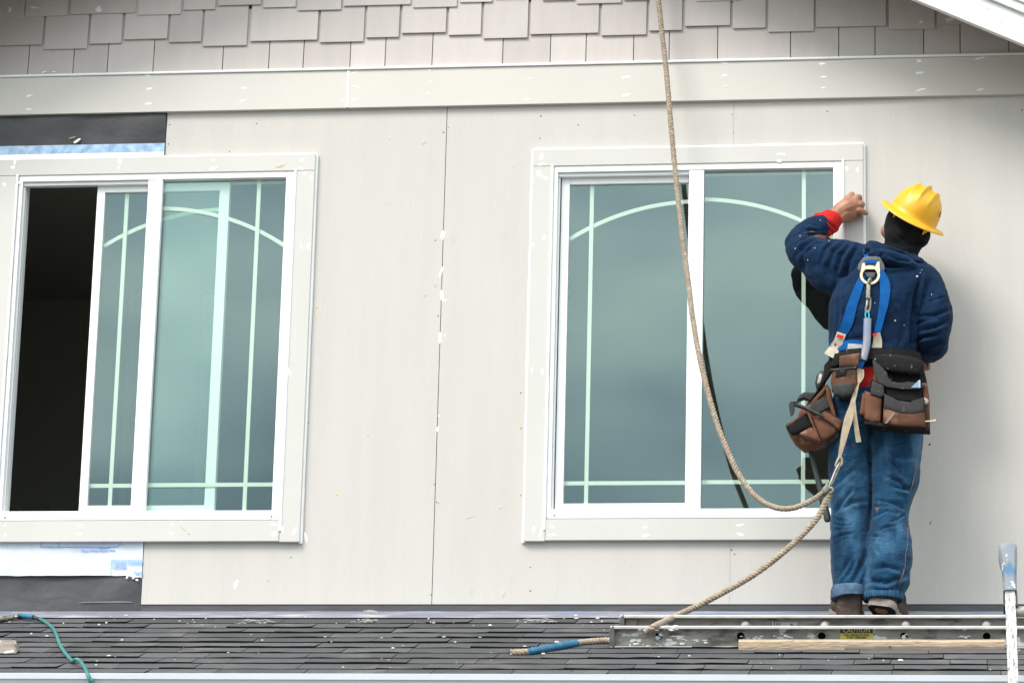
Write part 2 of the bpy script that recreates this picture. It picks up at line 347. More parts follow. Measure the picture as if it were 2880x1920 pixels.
# frieze band in two boards, white bead on its top
xj = D(799, 200, -.022)[0]
for a, b in ((-2.42, xj-.0012), (xj+.0012, 2.62)):
    MB().box(a, b, -.022, -.001, ZB, ZT).build('frieze_board', m_band, house, bevel=.0015)
MB().box(-2.30, 2.52, -.030, -.002, ZT+.001, ZT+.012).build('band_cap', m_white, house, bevel=.003)
mb = MB(); mb.box(xj-.0045, xj+.0045, -.0235, -.0205, ZB+.003, ZT-.001); mb.build('caulk_bead', m_caulk, house)

# wall shingles: (left u, right u, butt v) read row by row, then more rows up to the gable
def z1_(a, b, c): return (a/2.45, b/2.45, c/2.45)
def z2_(a, b, c): return (960+a/2.45, 960+b/2.45, c/2.45)
def z3_(a, b, c): return (1920+a/2.45, 1920+b/2.45, c/2.45)
zs = ZT+.010
row0 = [-400, -190, -80]+[x/2.45 for x in (200, 510, 745, 1060, 1537, 1855, 2092)]+[960+x/2.45 for x in (62, 303, 627, 1112, 1440, 1685, 2013, 2258)]+[1920+x/2.45 for x in (240, 742, 1075, 1325, 1660, 1912, 2247)]+[2960, 3080, 3300]
rows = [[(a, b, None) for a, b in zip(row0, row0[1:])]]
rows.append([(-330, -180, 135), (-178, -90, 128), (-88, 118, 128)]+[z1_(*q) for q in ((300, 600, 337), (612, 835, 300), (848, 1150, 268), (1160, 1385, 288), (1395, 1700, 315), (1718, 2185, 280))]+[(2198/2.45, 960+153/2.45, 118)]
    + [z2_(*q) for q in ((165, 395, 257), (408, 718, 225), (732, 960, 241), (973, 1283, 262), (1295, 1772, 233), (1787, 2102, 243), (2115, 2347, 210))]
    + [z3_(*q) for q in ((10, 328, 177), (340, 573, 195), (585, 905, 217), (915, 1405, 183), (1418, 1740, 200), (1752, 2010, 163), (2022, 2400, 175))]+[(2906, 3060, 82), (3065, 3300, 78)])
rows.append([(-380, -180, 60), (-176, 62, 55)]+[z1_(*q) for q in ((155, 452, 110), (465, 922, 93), (932, 1235, 103), (1247, 1472, 67), (1485, 1787, 35), (1798, 2027, 50), (2037, 2342, 70))]+[(2352/2.45, 960+470/2.45, 15.5)]
    + [z2_(*q) for q in ((483, 790, 50), (805, 1032, 15), (1044, 1365, -18), (1376, 1602, 2), (1613, 1927, 23), (1940, 2112, 0))]
    + [(1826, 1950, -8), (1955, 2082, 2), (2088, 2290, -16), (2296, 2420, -2), (2425, 2580, -22), (2585, 2760, -5), (2765, 2900, -18), (2905, 3100, -6)])
for r in range(3, 9):
    u = -380-random.random()*80; L_ = []
    while u < 3250:
        wd = random.choice((92, 95, 126, 128, 192)); L_.append((u, u+wd, 65-92*(r-2)*1.0-random.random()*26-(u-0)*.021)); u += wd+4.5
    rows.append(L_)
SL = .052
def board_slab(x0, x1, z0, z1, yb):               # yb: front face at the butt; leans back upward
    t = .0068; za_, zb_ = [max(z0+.004, min(z1, under(x)+.148)) for x in (x0, x1)]; ya, yc = yb+SL*(za_-z0), yb+SL*(zb_-z0)
    return MB().hexa([(x0, yb, z0), (x1, yb, z0), (x1, yb+t, z0), (x0, yb+t, z0), (x0, ya, za_), (x1, yc, zb_), (x1, yc+t, zb_), (x0, ya+t, za_)])
XAPEX = [0]
OV = .38
rk0, rk1 = P(2577, 0, -OV), P(2880, 126, -OV)
RSLOPE = (rk0[2]-rk1[2])/(rk1[0]-rk0[0])
rkL = P(-60, 0, -OV)                              # the left rake runs just outside the frame
xa = ((rk0[0]+rkL[0])+(rk0[2]-rkL[2])/RSLOPE*1)/2
za = rk0[2]+RSLOPE*(rk0[0]-xa)                     # apex height of the rake's lower edge
def under(x): return za-RSLOPE*abs(x-xa)
for r, L_ in enumerate(rows):
    for a, b, v in L_:
        yb = -.0160
        xa_, xb_ = P(a, 120, -.02)[0], P(b, 120, -.02)[0]
        if r == 0:
            z0 = zs; z1 = zs+.29; yb = -.0125
        else:
            z0 = P((a+b)/2, v, yb)[2]; z1 = z0+.31
        if z0 > max(under(xa_), under(xb_))+.12: continue
        g = .0017
        board_slab(xa_+g, xb_-g, z0+random.uniform(-.001, .001), z1, yb-random.uniform(0, .001)).build('wall_shingle', m_shingle, house, bevel=.0012)

# gable roof: rakes, soffit, deck
def rake(sgn):
    xe = xa+sgn*3.15
    def pr_(o0, o1, y0, y1):                      # strip between two perpendicular offsets above the lower edge
        k = math.sqrt(1+RSLOPE**2)
        return MB().prism([(xa, za+o0*k), (xe, under(xe)+o0*k), (xe, under(xe)+o1*k), (xa, za+o1*k)], y0, y1)
    pr_(0, .118, -OV, -OV+.032).build('rake_board', m_rake, house, bevel=.002)
    pr_(.1185, .155, -OV-.018, -OV+.03).build('rake_moulding', m_rake, house, bevel=.003)
    pr_(.1555, .21, -OV-.03, -OV+.03).build('rake_trim', m_white, house, bevel=.003)
    pr_(.150, .166, -OV+.033, .02).build('rake_soffit', m_soff, house)
    pr_(.1665, .225, -OV+.0305, 6.0).build('roof_deck', m_osb, house)
rake(1); rake(-1)
mb = MB(); mb.prism([(xa-2.3, za-RSLOPE*2.3+.15), (xa+2.3, za-RSLOPE*2.3+.15), (xa, za+.15)], .013, .12); mb.build('gable_backing', m_osb, house)
# little ring nails on the right rake
for u, v in ((2560+1860/7.35, 450/7.35), (2560+1605/7.35, 165/7.35), (2560+2230/7.35, 800/7.35)):
    c = P(u, v, -OV-.001); mb = MB(); mb.tube([c+[0, .001, 0], c-[0, .0012, 0]], .006, 10); mb.build('nail_head', m_rake, house)

# trim boards and beads round both windows
def trims(dx):
    x0, x1, z0, z1 = R_x0+dx, R_x1+dx, R_z0, R_z1
    fx0, fx1 = FX0+dx-.002, FX1+dx+.002
    zh = P(1500, 467.5, yt)[2]
    yb = -.0008
    MB().box(x0, x1, yt, yb, zh, z1).build('head_trim', m_trim, house, bevel=.0015)
    MB().box(x0, fx0, yt, yb, z0, zh-.0015).build('side_trim', m_trim, house, bevel=.0015)
    MB().box(fx1, x1, yt, yb, z0, zh-.0015).build('side_trim', m_trim, house, bevel=.0015)
    MB().box(fx0+.0015, fx1-.0015, yt-.0006, yb, z0+.003, FZ0-.004).build('sill_trim', m_trim, house, bevel=.0015)
    def bead(a, b, r):                            # hand-run caulk: a slightly uneven half-round
        a, b = np.array(a), np.array(b); n = 26
        pts = [a+(b-a)*i/n for i in range(n+1)]
        MB().tube(pts, [r*(1+.28*mnoise.noise(Vector((i*.9, a[0]*7, a[2]*5)))) for i in range(n+1)], 8).build('caulk_bead', m_caulk, house, smooth=60)
    bead((x0-.001, -.008, z1+.002), (x1+.001, -.008, z1+.002), .0085)
    bead((x1+.002, -.006, z0-.004), (x1+.002, -.006, z1), .0085)
    bead((x0-.002, -.006, z0-.004), (x0-.002, -.006, z1), .0085)
    bead((fx0-.003, yt, FZ0-.05), (fx0-.003, yt, FZ1), .006)
    bead((fx1+.003, yt, FZ0-.05), (fx1+.003, yt, FZ1), .006)
trims(0); trims(LDX)

# ---- windows: frame ring with stepped reveal, fixed light right, sliding sash left
def ring(mb, x0, x1, z0, z1, wl, wr, wb, wt, y0, y1):
    mb.box(x0, x0+wl, y0, y1, z0, z1); mb.box(x1-wr, x1, y0, y1, z0, z1)
    mb.box(x0+wl, x1-wr, y0, y1, z0, z0+wb); mb.box(x0+wl, x1-wr, y0, y1, z1-wt, z1)
YS, YF = .034, .010                               # sash glass and fixed glass planes
def arc_strip(cx, zt, R, xa, xb, w, y, n=22):
    mb = MB(); rr = []
    for i in range(n+1):
        x = xa+(xb-xa)*i/n; z = zt-R+math.sqrt(R*R-(x-cx)**2); nx, nz = (x-cx)/R, (z-zt+R)/R
        rr.append([(x+nx*w/2, y, z+nz*w/2), (x+nx*w/2, y+.005, z+nz*w/2), (x-nx*w/2, y+.005, z-nz*w/2), (x-nx*w/2, y, z-nz*w/2)])
    return mb.rings(rr)
fgx0, fgx1 = P(1980.5, 800, YF)[0], P(2344.5, 477.5, YF)[0]
fgx0 = (P(1981.2, 482, YF)[0]+P(1972.2, 1433, YF)[0])/2
fgz0, fgz1 = P(2150, 1432.5, YF)[2], P(2150, 480, YF)[2]
sgx0 = (P(1603.6, 520, YS)[0]+P(1584.5, 1416, YS)[0])/2
sgz0, sgz1 = P(1750, 1416.5, YS)[2], P(1750, 519, YS)[2]
sox0 = (P(1579, 497, YS-.012)[0]+P(1562, 1400, YS-.012)[0])/2
sgx1 = 1.031
mull0 = (P(1940.4, 473.5, -.004)[0]+P(1927, 1415.5, -.004)[0])/2
def window(dx, open_):
    mb = MB()
    ring(mb, FX0+dx, FX1+dx, FZ0, FZ1, .018, FX1-fgx1, fgz0-FZ0, FZ1-fgz1, -.018, .030)
    ring(mb, FX0+dx+.0005, FX1+dx-.001, FZ0+.001, FZ1-.001, .024, .02, .030, .030, .0305, .075)
    mb.box(mull0+dx, fgx0+dx, -.016, .0125, fgz0+.0003, fgz1-.0003)
    win = mb.build('window', m_vinyl, house, bevel=.002)
    MB().box(fgx0+dx-.004, fgx1+dx+.004, YF, YF+.004, fgz0-.004, fgz1+.004).build('glass_pane', m_glass, win)
    # raise the tracks so the reveal steps
    MB().box(FX0+dx+.0185, mull0+dx-.0005, -.004, .016, fgz1-.001-.014, fgz1-.001).build('head_track', m_vinyl, win, bevel=.001)
    MB().box(FX0+dx+.0185, FX0+dx+.0255, .004, .022, fgz0+.001, fgz1-.016).build('jamb_track', m_vinyl, win, bevel=.001)
    sx0, sx1 = sox0+dx+open_, sgx1+dx+open_+.044
    gx0, gx1 = sgx0+dx+open_, sgx1+dx+open_
    mb = MB(); ring(mb, sx0, sx1, FZ0+.031, FZ1-.034, gx0-sx0, sx1-gx1, sgz0-FZ0-.031, FZ1-.034-sgz1, YS-.013, YS+.018)
    mb.build('sash', m_vinyl, win, bevel=.002)
    MB().box(gx0-.003, gx1+.003, YS, YS+.004, sgz0-.003, sgz1+.003).build('glass_pane', m_glass, win)
    # grilles lie just behind the panes
    W_ = .0165; ym = YS+.007
    xm = P(1660, 800, ym)[0]+dx+open_; zm = P(1760, 1357.5, ym)[2]
    mb = MB().box(xm-W_/2, xm+W_/2, ym, ym+.006, sgz0, sgz1); mb.build('muntin', m_muntin, win)
    MB().box(gx0, xm-W_/2-.0003, ym, ym+.006, zm-W_/2, zm+W_/2).build('muntin', m_muntin, win)
    MB().box(xm+W_/2+.0003, gx1, ym, ym+.006, zm-W_/2, zm+W_/2).build('muntin', m_muntin, win)
    arc_strip(1.068+dx+open_, 1.719, 1.0, gx0+.001, gx1, W_, ym+.0065).build('arched_muntin', m_muntin, win)
    ym = YF+.006
    xm = P(2260, 800, ym)[0]+dx; zm = P(2100, 1354.5, ym)[2]
    MB().box(xm-W_/2, xm+W_/2, ym, ym+.006, fgz0, fgz1).build('muntin', m_muntin, win)
    MB().box(fgx0+dx, xm-W_/2-.0003, ym, ym+.006, zm-W_/2, zm+W_/2).build('muntin', m_muntin, win)
    MB().box(xm+W_/2+.0003, fgx1+dx, ym, ym+.006, zm-W_/2, zm+W_/2).build('muntin', m_muntin, win)
    arc_strip(1.068+dx, 1.719, 1.0, fgx0+dx, fgx1+dx-.001, W_, ym+.0065).build('arched_muntin', m_muntin, win)
    for x in (FX0+dx+.035, FX1+dx-.035):
        c = np.array([x, -.0185, FZ0+.012]); MB().box(c[0]-.004, c[0]+.004, c[1]-.0006, c[1]+.002, c[2]-.0025, c[2]+.0025).build('weep_slot', m_black, win)
    return win
wr = window(0, 0.); wr['label'] = 'closed sliding window beside the worker'
wl = window(LDX, .309); wl['label'] = 'half open sliding window on the left'
# the unlit room behind
mb = MB(); x0, x1, y0, y1, z0, z1 = -2.64, 2.80, .125, 2.6, -.1, 2.05
for q in ((x0, x1, y1, y1+.05, z0, z1), (x0-.05, x0, y0, y1+.05, z0, z1), (x1, x1+.05, y0, y1+.05, z0, z1), (x0-.05, x1+.05, y0, y1+.05, z0-.05, z0), (x0-.05, x1+.05, y0, y1+.05, z1, z1+.05)): mb.box(*q)
mb.build('room_shell', m_dark, house)
for x in (-2.0, -1.62, -1.2): MB().box(x, x+.04, 2.5, 2.59, z0+.002, z1-.002).build('wall_stud', m_stud, house)

# ---- filler dabs, nails, smears
def dabs(lst, y, m, name, seed=1):
    rnd = random.Random(seed); mb = MB()
    for q in lst:
        u, v, lu, lv = q[:4]; yy = q[4] if len(q) > 4 else y
        c = D(u, v, yy); n = 12; ang = q[5] if len(q) > 5 else rnd.uniform(-.35, .35)
        rx, rz = lu*.5/575, lv*.5/575; pts = []
        for i in range(n):
            t = 2*math.pi*i/n; r = rnd.uniform(.6, 1.1); a, b = rx*r*math.cos(t), rz*r*math.sin(t)
            pts.append((c[0]+a*math.cos(ang)-b*math.sin(ang), c[2]+a*math.sin(ang)+b*math.cos(ang)))
        R0 = [(p[0], yy+.0004, p[1]) for p in pts]; R1 = [(c[0]+(p[0]-c[0])*.75, yy-.0006, c[2]+(p[1]-c[2])*.75) for p in pts]
        mb.rings([R0, R1])
    return tag(mb.build(name, m, house, smooth=60), kind='stuff')
B = [(67, 220, 22, 6), (70, 173, 20, 5), (66, 251, 18, 7), (342, 205, 18, 7), (341, 239, 20, 7), (340, 174, 18, 4), (560, 203, 16, 6), (557, 232, 15, 6), (790, 200, 12, 4), (788, 231, 12, 4), (812, 168, 18, 4), (816, 200, 24, 4), (813, 229, 20, 6), (988, 188, 12, 5), (984, 215, 12, 5), (986, 162, 12, 3), (1218, 181, 20, 4), (1210, 229, 16, 6), (1438, 178, 26, 7), (1437, 219, 24, 7), (1665, 146, 20, 5), (1664, 174, 16, 6), (1665, 198, 12, 4), (1888, 147, 18, 7), (1892, 177, 16, 6), (1891, 202, 12, 5), (2111, 140, 16, 8), (2112, 167, 26, 8), (2116, 206, 34, 6), (2250, 134, 36, 5), (2252, 206, 22, 5), (100, 166, 16, 4), (123, 165, 9, 4)]
dabs(B, -.0222, m_caulk, 'filler_dabs', 2)
T1 = [(34, 372, 8, 16), (30, 385, 14, 10), (276, 372, 8, 16), (272, 385, 8, 8), (490, 387, 22, 10), (489, 369, 8, 8), (694, 368, 16, 10), (692, 388, 16, 7), (10, 424, 8, 14), (44, 420, 6, 10), (700, 398, 10, 14), (714, 410, 8, 20), (692, 565, 5, 18), (708, 566, 7, 24), (665, 855, 7, 24), (12, 1205, 12, 9), (12, 1227, 13, 9), (185, 1207, 18, 6), (184, 1225, 18, 8), (396, 1204, 9, 11), (394, 1225, 15, 6), (628, 1204, 18, 8), (630, 1225, 20, 12), (648, 1215, 8, 26), (676, 1220, 8, 22), (703, 1234, 9, 28, -.001),
      (1244, 360, 12, 18), (1246, 378, 22, 10), (1795, 355, 26, 8), (1790, 370, 14, 8), (1238, 398, 14, 16), (1222, 418, 10, 20), (1250, 408, 20, 10), (1223, 562, 6, 12), (1251, 546, 9, 14), (1222, 850, 5, 18), (1246, 852, 8, 22), (1226, 1215, 7, 20), (1243, 1220, 8, 30), (1269, 1209, 16, 8), (1268, 1228, 22, 8), (1482, 1210, 18, 8), (1484, 1229, 24, 9), (1700, 1206, 22, 8), (1701, 1227, 26, 9), (1945, 388, 9, 14), (1970, 390, 8, 18)]
dabs(T1, yt-.0004, m_caulk, 'filler_dabs', 3)
S1 = [(1018, 540, 12, 32), (1013, 625, 8, 28), (1015, 678, 9, 36), (1022, 690, 14, 6), (1010, 775, 9, 36), (1005, 985, 10, 14), (1008, 955, 5, 8), (542, 1340, 9, 32), (1022, 770, 4, 12)]
dabs(S1, -.0002, m_caulk, 'filler_dabs', 4)
H1 = [(22, 23, 10, 16), (78, 17, 26, 9), (226, 22, 18, 18), (2116, 50, 16, 12), (2182, 44, 26, 14)]
dabs([(a, b, c, d, -.0165) for a, b, c, d in H1], -.0165, m_rake, 'filler_dabs', 5)
NL = [(1242, 267, 5, 5), (1240, 318, 4, 4), (1328, 287, 4, 4), (1457, 265, 4, 4), (1681, 263, 4, 4), (1685, 305, 3, 3), (1900, 256, 4, 4), (2347, 253, 5, 5), (1018, 304, 4, 5), (1030, 293, 3, 3), (390, 287, 4, 4), (387, 331, 4, 5), (590, 284, 4, 4), (527, 348, 4, 4), (1003, 1153, 4, 4), (998, 1112, 4, 4), (990, 1365, 4, 4), (1218, 1356, 5, 5), (1218, 1302, 4, 4), (1196, 1137, 4, 4), (1680, 1262, 5, 5), (1687, 1272, 4, 4), (668, 1279, 4, 4), (1008, 1155, 3, 3), (1196, 902, 4, 5), (1197, 983, 4, 4), (708, 970, 4, 4), (1000, 552, 4, 4), (1006, 725, 4, 5), (1013, 724, 3, 3), (2135, 1020, 5, 8), (2137, 1200, 3, 12)]
dabs(NL, -.0003, mat('nail_hole', (.10, .09, .085), None, rough=.8), 'nail_heads', 6)
m_smear = mat('grey_scuff', (.44, .415, .385), (.52, .49, .45), 30, .8)
SM = [(972, 328, 12, 20, -.0001), (978, 324, 6, 22, -.0001), (894, 319, 8, 10, -.0001), (986, 302, 4, 10, -.0001), (834, 340, 3, 16, -.0001), (808, 324, 3, 12, -.0001), (1178, 385, 6, 6, -.0001), (1156, 1365, 10, 24, -.0001), (1000, 655, 10, 12, -.0001), (975, 678, 12, 10, -.0001), (830, 1015, 3, 14, -.0001), (845, 1000, 6, 4, -.0001), (700, 1100, 2, 20, -.0001), (785, 545, 3, 10, -.0001), (1080, 1187, 30, 4, -.0001), (2086, 247, 5, 12, -.0001), (1690, 272, 3, 10, -.0001), (2130, 1290, 2, 18, -.0001), (1150, 1165, 12, 6, -.0001)]
dabs(SM, -.0001, m_smear, 'scuff_marks', 8)
YM = [(728, 706, 7, 9), (773, 1135, 7, 7), (615, 1332, 6, 6), (838, 358, 5, 7), (1449, 1300, 3, 9)]
dabs([(a, b, c, d, -.0002) for a, b, c, d in YM], -.0002, mat('yellow_mark', (.55, .50, .12), None, rough=.8), 'chalk_marks', 9)
m_stain = mat('knot_stain', (.50, .41, .31), (.58, .52, .44), 60, .8)
dabs([(421, 1213, 26, 4, yt-.0008, -.6), (433, 1224, 5, 9, yt-.0008), (645, 380, 40, 14, yt-.0003), (1018, 270, 0.1, .1, yt)], yt, m_stain, 'knot_stain', 10)
m_scr = mat('white_foam', (.74, .72, .64), None, rough=.7)
dabs([(177, 324, 26, 8, -.004, .5), (167, 316, 22, 2, -.004, .25), (113, 338, 12, 3, -.004, .4)], -.004, m_scr, 'foam_smear', 11)
dabs([(291.5, 1325, 7, 11), (311, 1323, 24, 6), (314, 1331, 9, 6), (306, 1327, 9, 6), (299, 1322, 12, 4)], -.008, m_wrap, 'wrap_shreds', 13)
sheet('tape_edge', -2.43, -1.2205, R_z1-.02, P(200, 434, 0)[2], -.0085, m_white, .001, 20, 40, 3)
dabs([(242, 1382, 160, 5, -.0015, .0)], .001, mat('grey_strip', (.14, .14, .145), None), 'paper_seam', 12)

# ------------------------------------------------------------------ porch roof
EAVE = 1.70
MB().obox(RP(-4.2, 0, -.014), (9.0, 0, 0), RP(0, EAVE-.06)-RP(0, 0), np.array([0, -ST, CT])*.012).build('porch_deck', m_osb, house)
# flashing: upstand and apron
MB().box(-4.0, 4.6, .004, .008, ZR0-.01, .03).build('flashing_upstand', m_leg, house)
mb = MB(); nx = 90; V = []; Fs = []
for i in range(nx+1):
    x = -4.0+8.6*i/nx; wv = .0045*mnoise.noise(Vector((x*3.1, 0, 0)))
    for s_, h in ((-.006, .006), (.06, .007+wv), (.14, .008+.6*wv), (.225+.006*mnoise.noise(Vector((x*9, 5, 0))), .012)): V.append(RP(x, s_, h))
for i in range(nx):
    for j in range(3): Fs.append((i*4+j, i*4+j+1, i*4+j+5, i*4+j+4))
mb.add(V, Fs); mb.build('flashing_apron', m_flash, house, smooth=60)
# roof shingles: a few tab meshes, copied along courses
EXP = .1300
tabs = []
rt_ = random.Random(11)
def tab_mesh(wd, t):
    mb = MB(); n = max(2, int(wd/.06)); R = []
    for i in range(n+1):
        x = -wd/2+wd*i/n; j = rt_.uniform(-.0025, .0025); ht = t*rt_.uniform(.85, 1.12); lift = rt_.uniform(0, .0022)
        sk = 0
        R.append(((x, -j, lift), (x, -j, lift+ht), (x, EXP+.012, .0035), (x, EXP+.012, .0005)))
    V = [q for r in R for q in r]; Fs = []; mi = []
    for i in range(n):
        a = i*4
        for (p, q, k) in ((0, 1, 1), (1, 2, 0), (2, 3, 1), (3, 0, 1)):
            Fs.append((a+p, a+4+p, a+4+q, a+q)); mi.append(k)
    mb.add(V, Fs); mb.m = mi
    mb.add([R[0][k] for k in range(4)], [(0, 1, 2, 3)], 1); mb.add([R[-1][k] for k in range(4)], [(3, 2, 1, 0)], 1)
    return mb.mesh('roof_shingle', [m_asph, m_asph_edge])
for wd in (.13, .17, .21, .25, .29, .33, .38):
    for t in (.0060, .0075, .0100): tabs.append((wd, tab_mesh(wd, t)))
porch = MB().obox(RP(-4.2, .1, -.001), (9.0, 0, 0), RP(0, EAVE-.02)-RP(0, .1), np.array([0, -ST, CT])*.002).build('porch_roof', m_asph_edge, house)
nsh = 0; rs = random.Random(5)
course_s = [.362+EXP*i for i in range(11)]
for k, s_ in enumerate(course_s):
    x = -2.15-rs.random()*.3; last = -1
    while x < 3.1:
        wd, me = rs.choice(tabs)
        o = link('roof_shingle', me, porch, RP(x+wd/2, s_+rs.uniform(-.002, .002), .0032))
        o.rotation_euler = (TH, 0, 0)
        x += wd+.0026; nsh += 1
# the courses beyond the picture, joined
mb = MB()
for s_ in course_s:
    for a, b in ((-4.2, -2.5), (3.1, 4.8)):
        x = a
        while x < b:
            wd = rs.choice((.2, .27, .33)); mb.obox(RP(x, s_-EXP, .004), (wd-.002, 0, 0), RP(0, EXP, rs.uniform(.003, .008))-RP(0, 0), np.array([0, -ST, CT])*.004); x += wd
tag(mb.build('outer_shingles', m_asph, porch), kind='stuff')
# gutter: extruded K profile
yl = -1.640; zl = P(1200, 1893.2, yl)[2]
prof = [(yl, zl), (yl, zl-.0225), (yl+.004, zl-.0235), (yl+.020, zl-.060), (yl+.034, zl-.085), (yl+.120, zl-.085), (yl+.120, zl-.012), (yl+.116, zl-.012), (yl+.116, zl-.081), (yl+.036, zl-.081), (yl+.026, zl-.058), (yl+.013, zl-.022), (yl+.013, zl-.003), (yl+.018, zl-.003), (yl+.018, zl)]
mb = MB(); mb.rings([[(-4.2, a, b) for a, b in prof], [(4.8, a, b) for a, b in prof]]); mb.build('gutter', m_gutter, house, bevel=.001)
MB().box(-4.2, 4.8, yl+.121, yl+.15, zl-.2, zl-.008).build('fascia_board', m_white, house)
# lower storey, below the picture
MB().box(WX0, WX1, -.02, .0165, GROUND+.001, ZR0-.30).build('lower_wall', m_siding, house)
for x in (-3.6, .3, 4.3): MB().box(x-.07, x+.07, -1.42, -1.28, GROUND+.001, zl-.16).build('porch_post', m_white, house, bevel=.006)

# debris of caulk and mortar crumbs on the shingles
mb = MB(); rd = random.Random(21)
for i in range(150):
    x, s_ = rd.uniform(-2.0, 2.5), rd.uniform(.16, 1.58) if i % 3 else rd.uniform(.18, .5)
    r = rd.choice((.0018, .0025, .003, .003, .0045, .006)) if i > 8 else rd.uniform(.005, .008)
    c = RP(x, s_, .0135+r*.2); k = 6
    a0 = rd.random()*6; fl = rd.uniform(.5, 2.2)
    base = [c+np.array([math.cos(a0+j*2*math.pi/k)*r*fl*rd.uniform(.6, 1.2), math.sin(a0+j*2*math.pi/k)*r*rd.uniform(.6, 1.2), 0]) for j in range(k)]
    base = [b+np.array([0, 0, (b[1]-c[1])*math.tan(TH)]) for b in base]
    top = [c+(b-c)*.55+np.array([0, 0, r*rd.uniform(.4, .9)]) for b in base]
    mb.rings([base, top])
for u, v, n in ((705, 1748, 9), (1050, 1720, 4), (1510, 1745, 12), (1020, 1745, 8)):
    for i in range(n):
        p = RR(u+rd.uniform(-40, 40), v+rd.uniform(-4, 5), .014); a = rd.uniform(-.6, .6); l_ = rd.uniform(.02, .05)
        mb.tube([p, p+np.array([l_*math.cos(a)*.5, .004, l_*.25*abs(math.sin(a))+.003]), p+np.array([l_*math.cos(a), 0, .002])], .0012, 5)
tag(mb.build('roof_debris', m_debris), 'pale crumbs and shreds scattered on the dark shingles', kind='stuff')

# ------------------------------------------------------------------ twisted rope, ribbons and padded shapes
def spline(pts, n=12):
    pts = [np.array(p, float) for p in pts]; Q = [2*pts[0]-pts[1]]+pts+[2*pts[-1]-pts[-2]]; o = []
    for i in range(1, len(Q)-2):
        a, b, c, d = Q[i-1:i+3]
        for k in range(n):
            t = k/n; o.append(.5*((2*b)+(c-a)*t+(2*a-5*b+4*c-d)*t*t+(3*b-a-3*c+d)*t**3))
    o.append(Q[-2]); return np.array(o)
def resample(C, step):
    d = np.r_[0, np.cumsum(np.linalg.norm(np.diff(C, axis=0), axis=1))]; n = max(3, int(d[-1]/step)+1); t = np.linspace(0, d[-1], n)
    return np.stack([np.interp(t, d, C[:, k]) for k in range(3)], -1), t
def twist(mb, pts, r, pitch=.042, strands=3, step=.0042):
    C, t = resample(spline(pts), step); T = np.gradient(C, axis=0); T /= np.linalg.norm(T, axis=1)[:, None]
    a = np.array([0, 1., 0]); A = []
    for q in T: a = a-q*(a@q); a = a/np.linalg.norm(a); A.append(a)
    A = np.array(A); B_ = np.cross(T, A)
    for k in range(strands):
        ph = 2*math.pi*(t/pitch+k/strands); c = C+(A*np.cos(ph)[:, None]+B_*np.sin(ph)[:, None])*r*.50
        jit = [r*.60*(1+.07*math.sin(i*1.7+k)) for i in range(len(c))]
        mb.tube(c, jit, 7)
def pz(p): return P(p[0], p[1], -p[2])             # (u, v, distance in front of the wall)
def ribbon(mb, pts, wpx, t=.003, mi=0, n=6, wave=0.):
    """flat strap through (u, v, d) points; width in photo pixels at each"""
    C = spline([pz(p) for p in pts], n); W = spline([(w_, 0, 0) for w_ in wpx], n)[:, 0]/PXM/2
    T = np.gradient(C, axis=0); R = []
    for i in range(len(C)):
        tt = T[i]/np.linalg.norm(T[i]); s = np.cross(tt, np.array([0, -1., 0])); s /= np.linalg.norm(s); nn = np.cross(s, tt)
        if nn[1] > 0: nn = -nn
        o = nn*wave*math.sin(i*1.3)
        R.append([C[i]-s*W[i]+o, C[i]+s*W[i]+o, C[i]+s*W[i]-nn*t+o, C[i]-s*W[i]-nn*t+o])
    return mb.rings(R, mi)
def pillow(mb, poly, d0, d1, puff=.012, mi=0, inset=.84, sub=3):
    """padded shape: outline in photo pixels, from d0 to d1 in front of the wall, swollen by puff"""
    dm = (d0+d1)/2; n = len(poly); q = []
    for i in range(n):
        a, b = np.array(poly[i], float), np.array(poly[(i+1) % n], float)
        for k in range(sub): q.append(a+(b-a)*k/sub)
    W = np.array([P(u, v, -dm) for u, v in q]); c = W.mean(0)
    def rg(sc, d): A = c+(W-c)*sc; A[:, 1] = -d; return [tuple(x) for x in A]
    return mb.rings([rg(.97, d0), rg(1, d0+.15*(d1-d0)), rg(1, d1), rg((1+inset)/2+.03, d1+puff*.65), rg(inset*.95, d1+puff), rg(.4, d1+puff*1.15)], mi)
def remesh(mb, voxel, smooth=6, fac=.5):
    me = mb.mesh('tmp', m_dark); o = bpy.data.objects.new('tmp', me); col.objects.link(o)
    r = o.modifiers.new('r', 'REMESH'); r.mode = 'VOXEL'; r.voxel_size = voxel
    if smooth: s = o.modifiers.new('s', 'SMOOTH'); s.factor = fac; s.iterations = smooth
    bpy.context.view_layer.update()
    m2 = bpy.data.meshes.new_from_object(o.evaluated_get(bpy.context.evaluated_depsgraph_get()))
    bpy.data.objects.remove(o); bpy.data.meshes.remove(me); return m2
def arrs(me):
    V = np.empty(len(me.vertices)*3); me.vertices.foreach_get('co', V)
    Nn = np.empty(len(me.vertices)*3); me.vertex_normals.foreach_get('vector', Nn); return V.reshape(-1, 3), Nn.reshape(-1, 3)
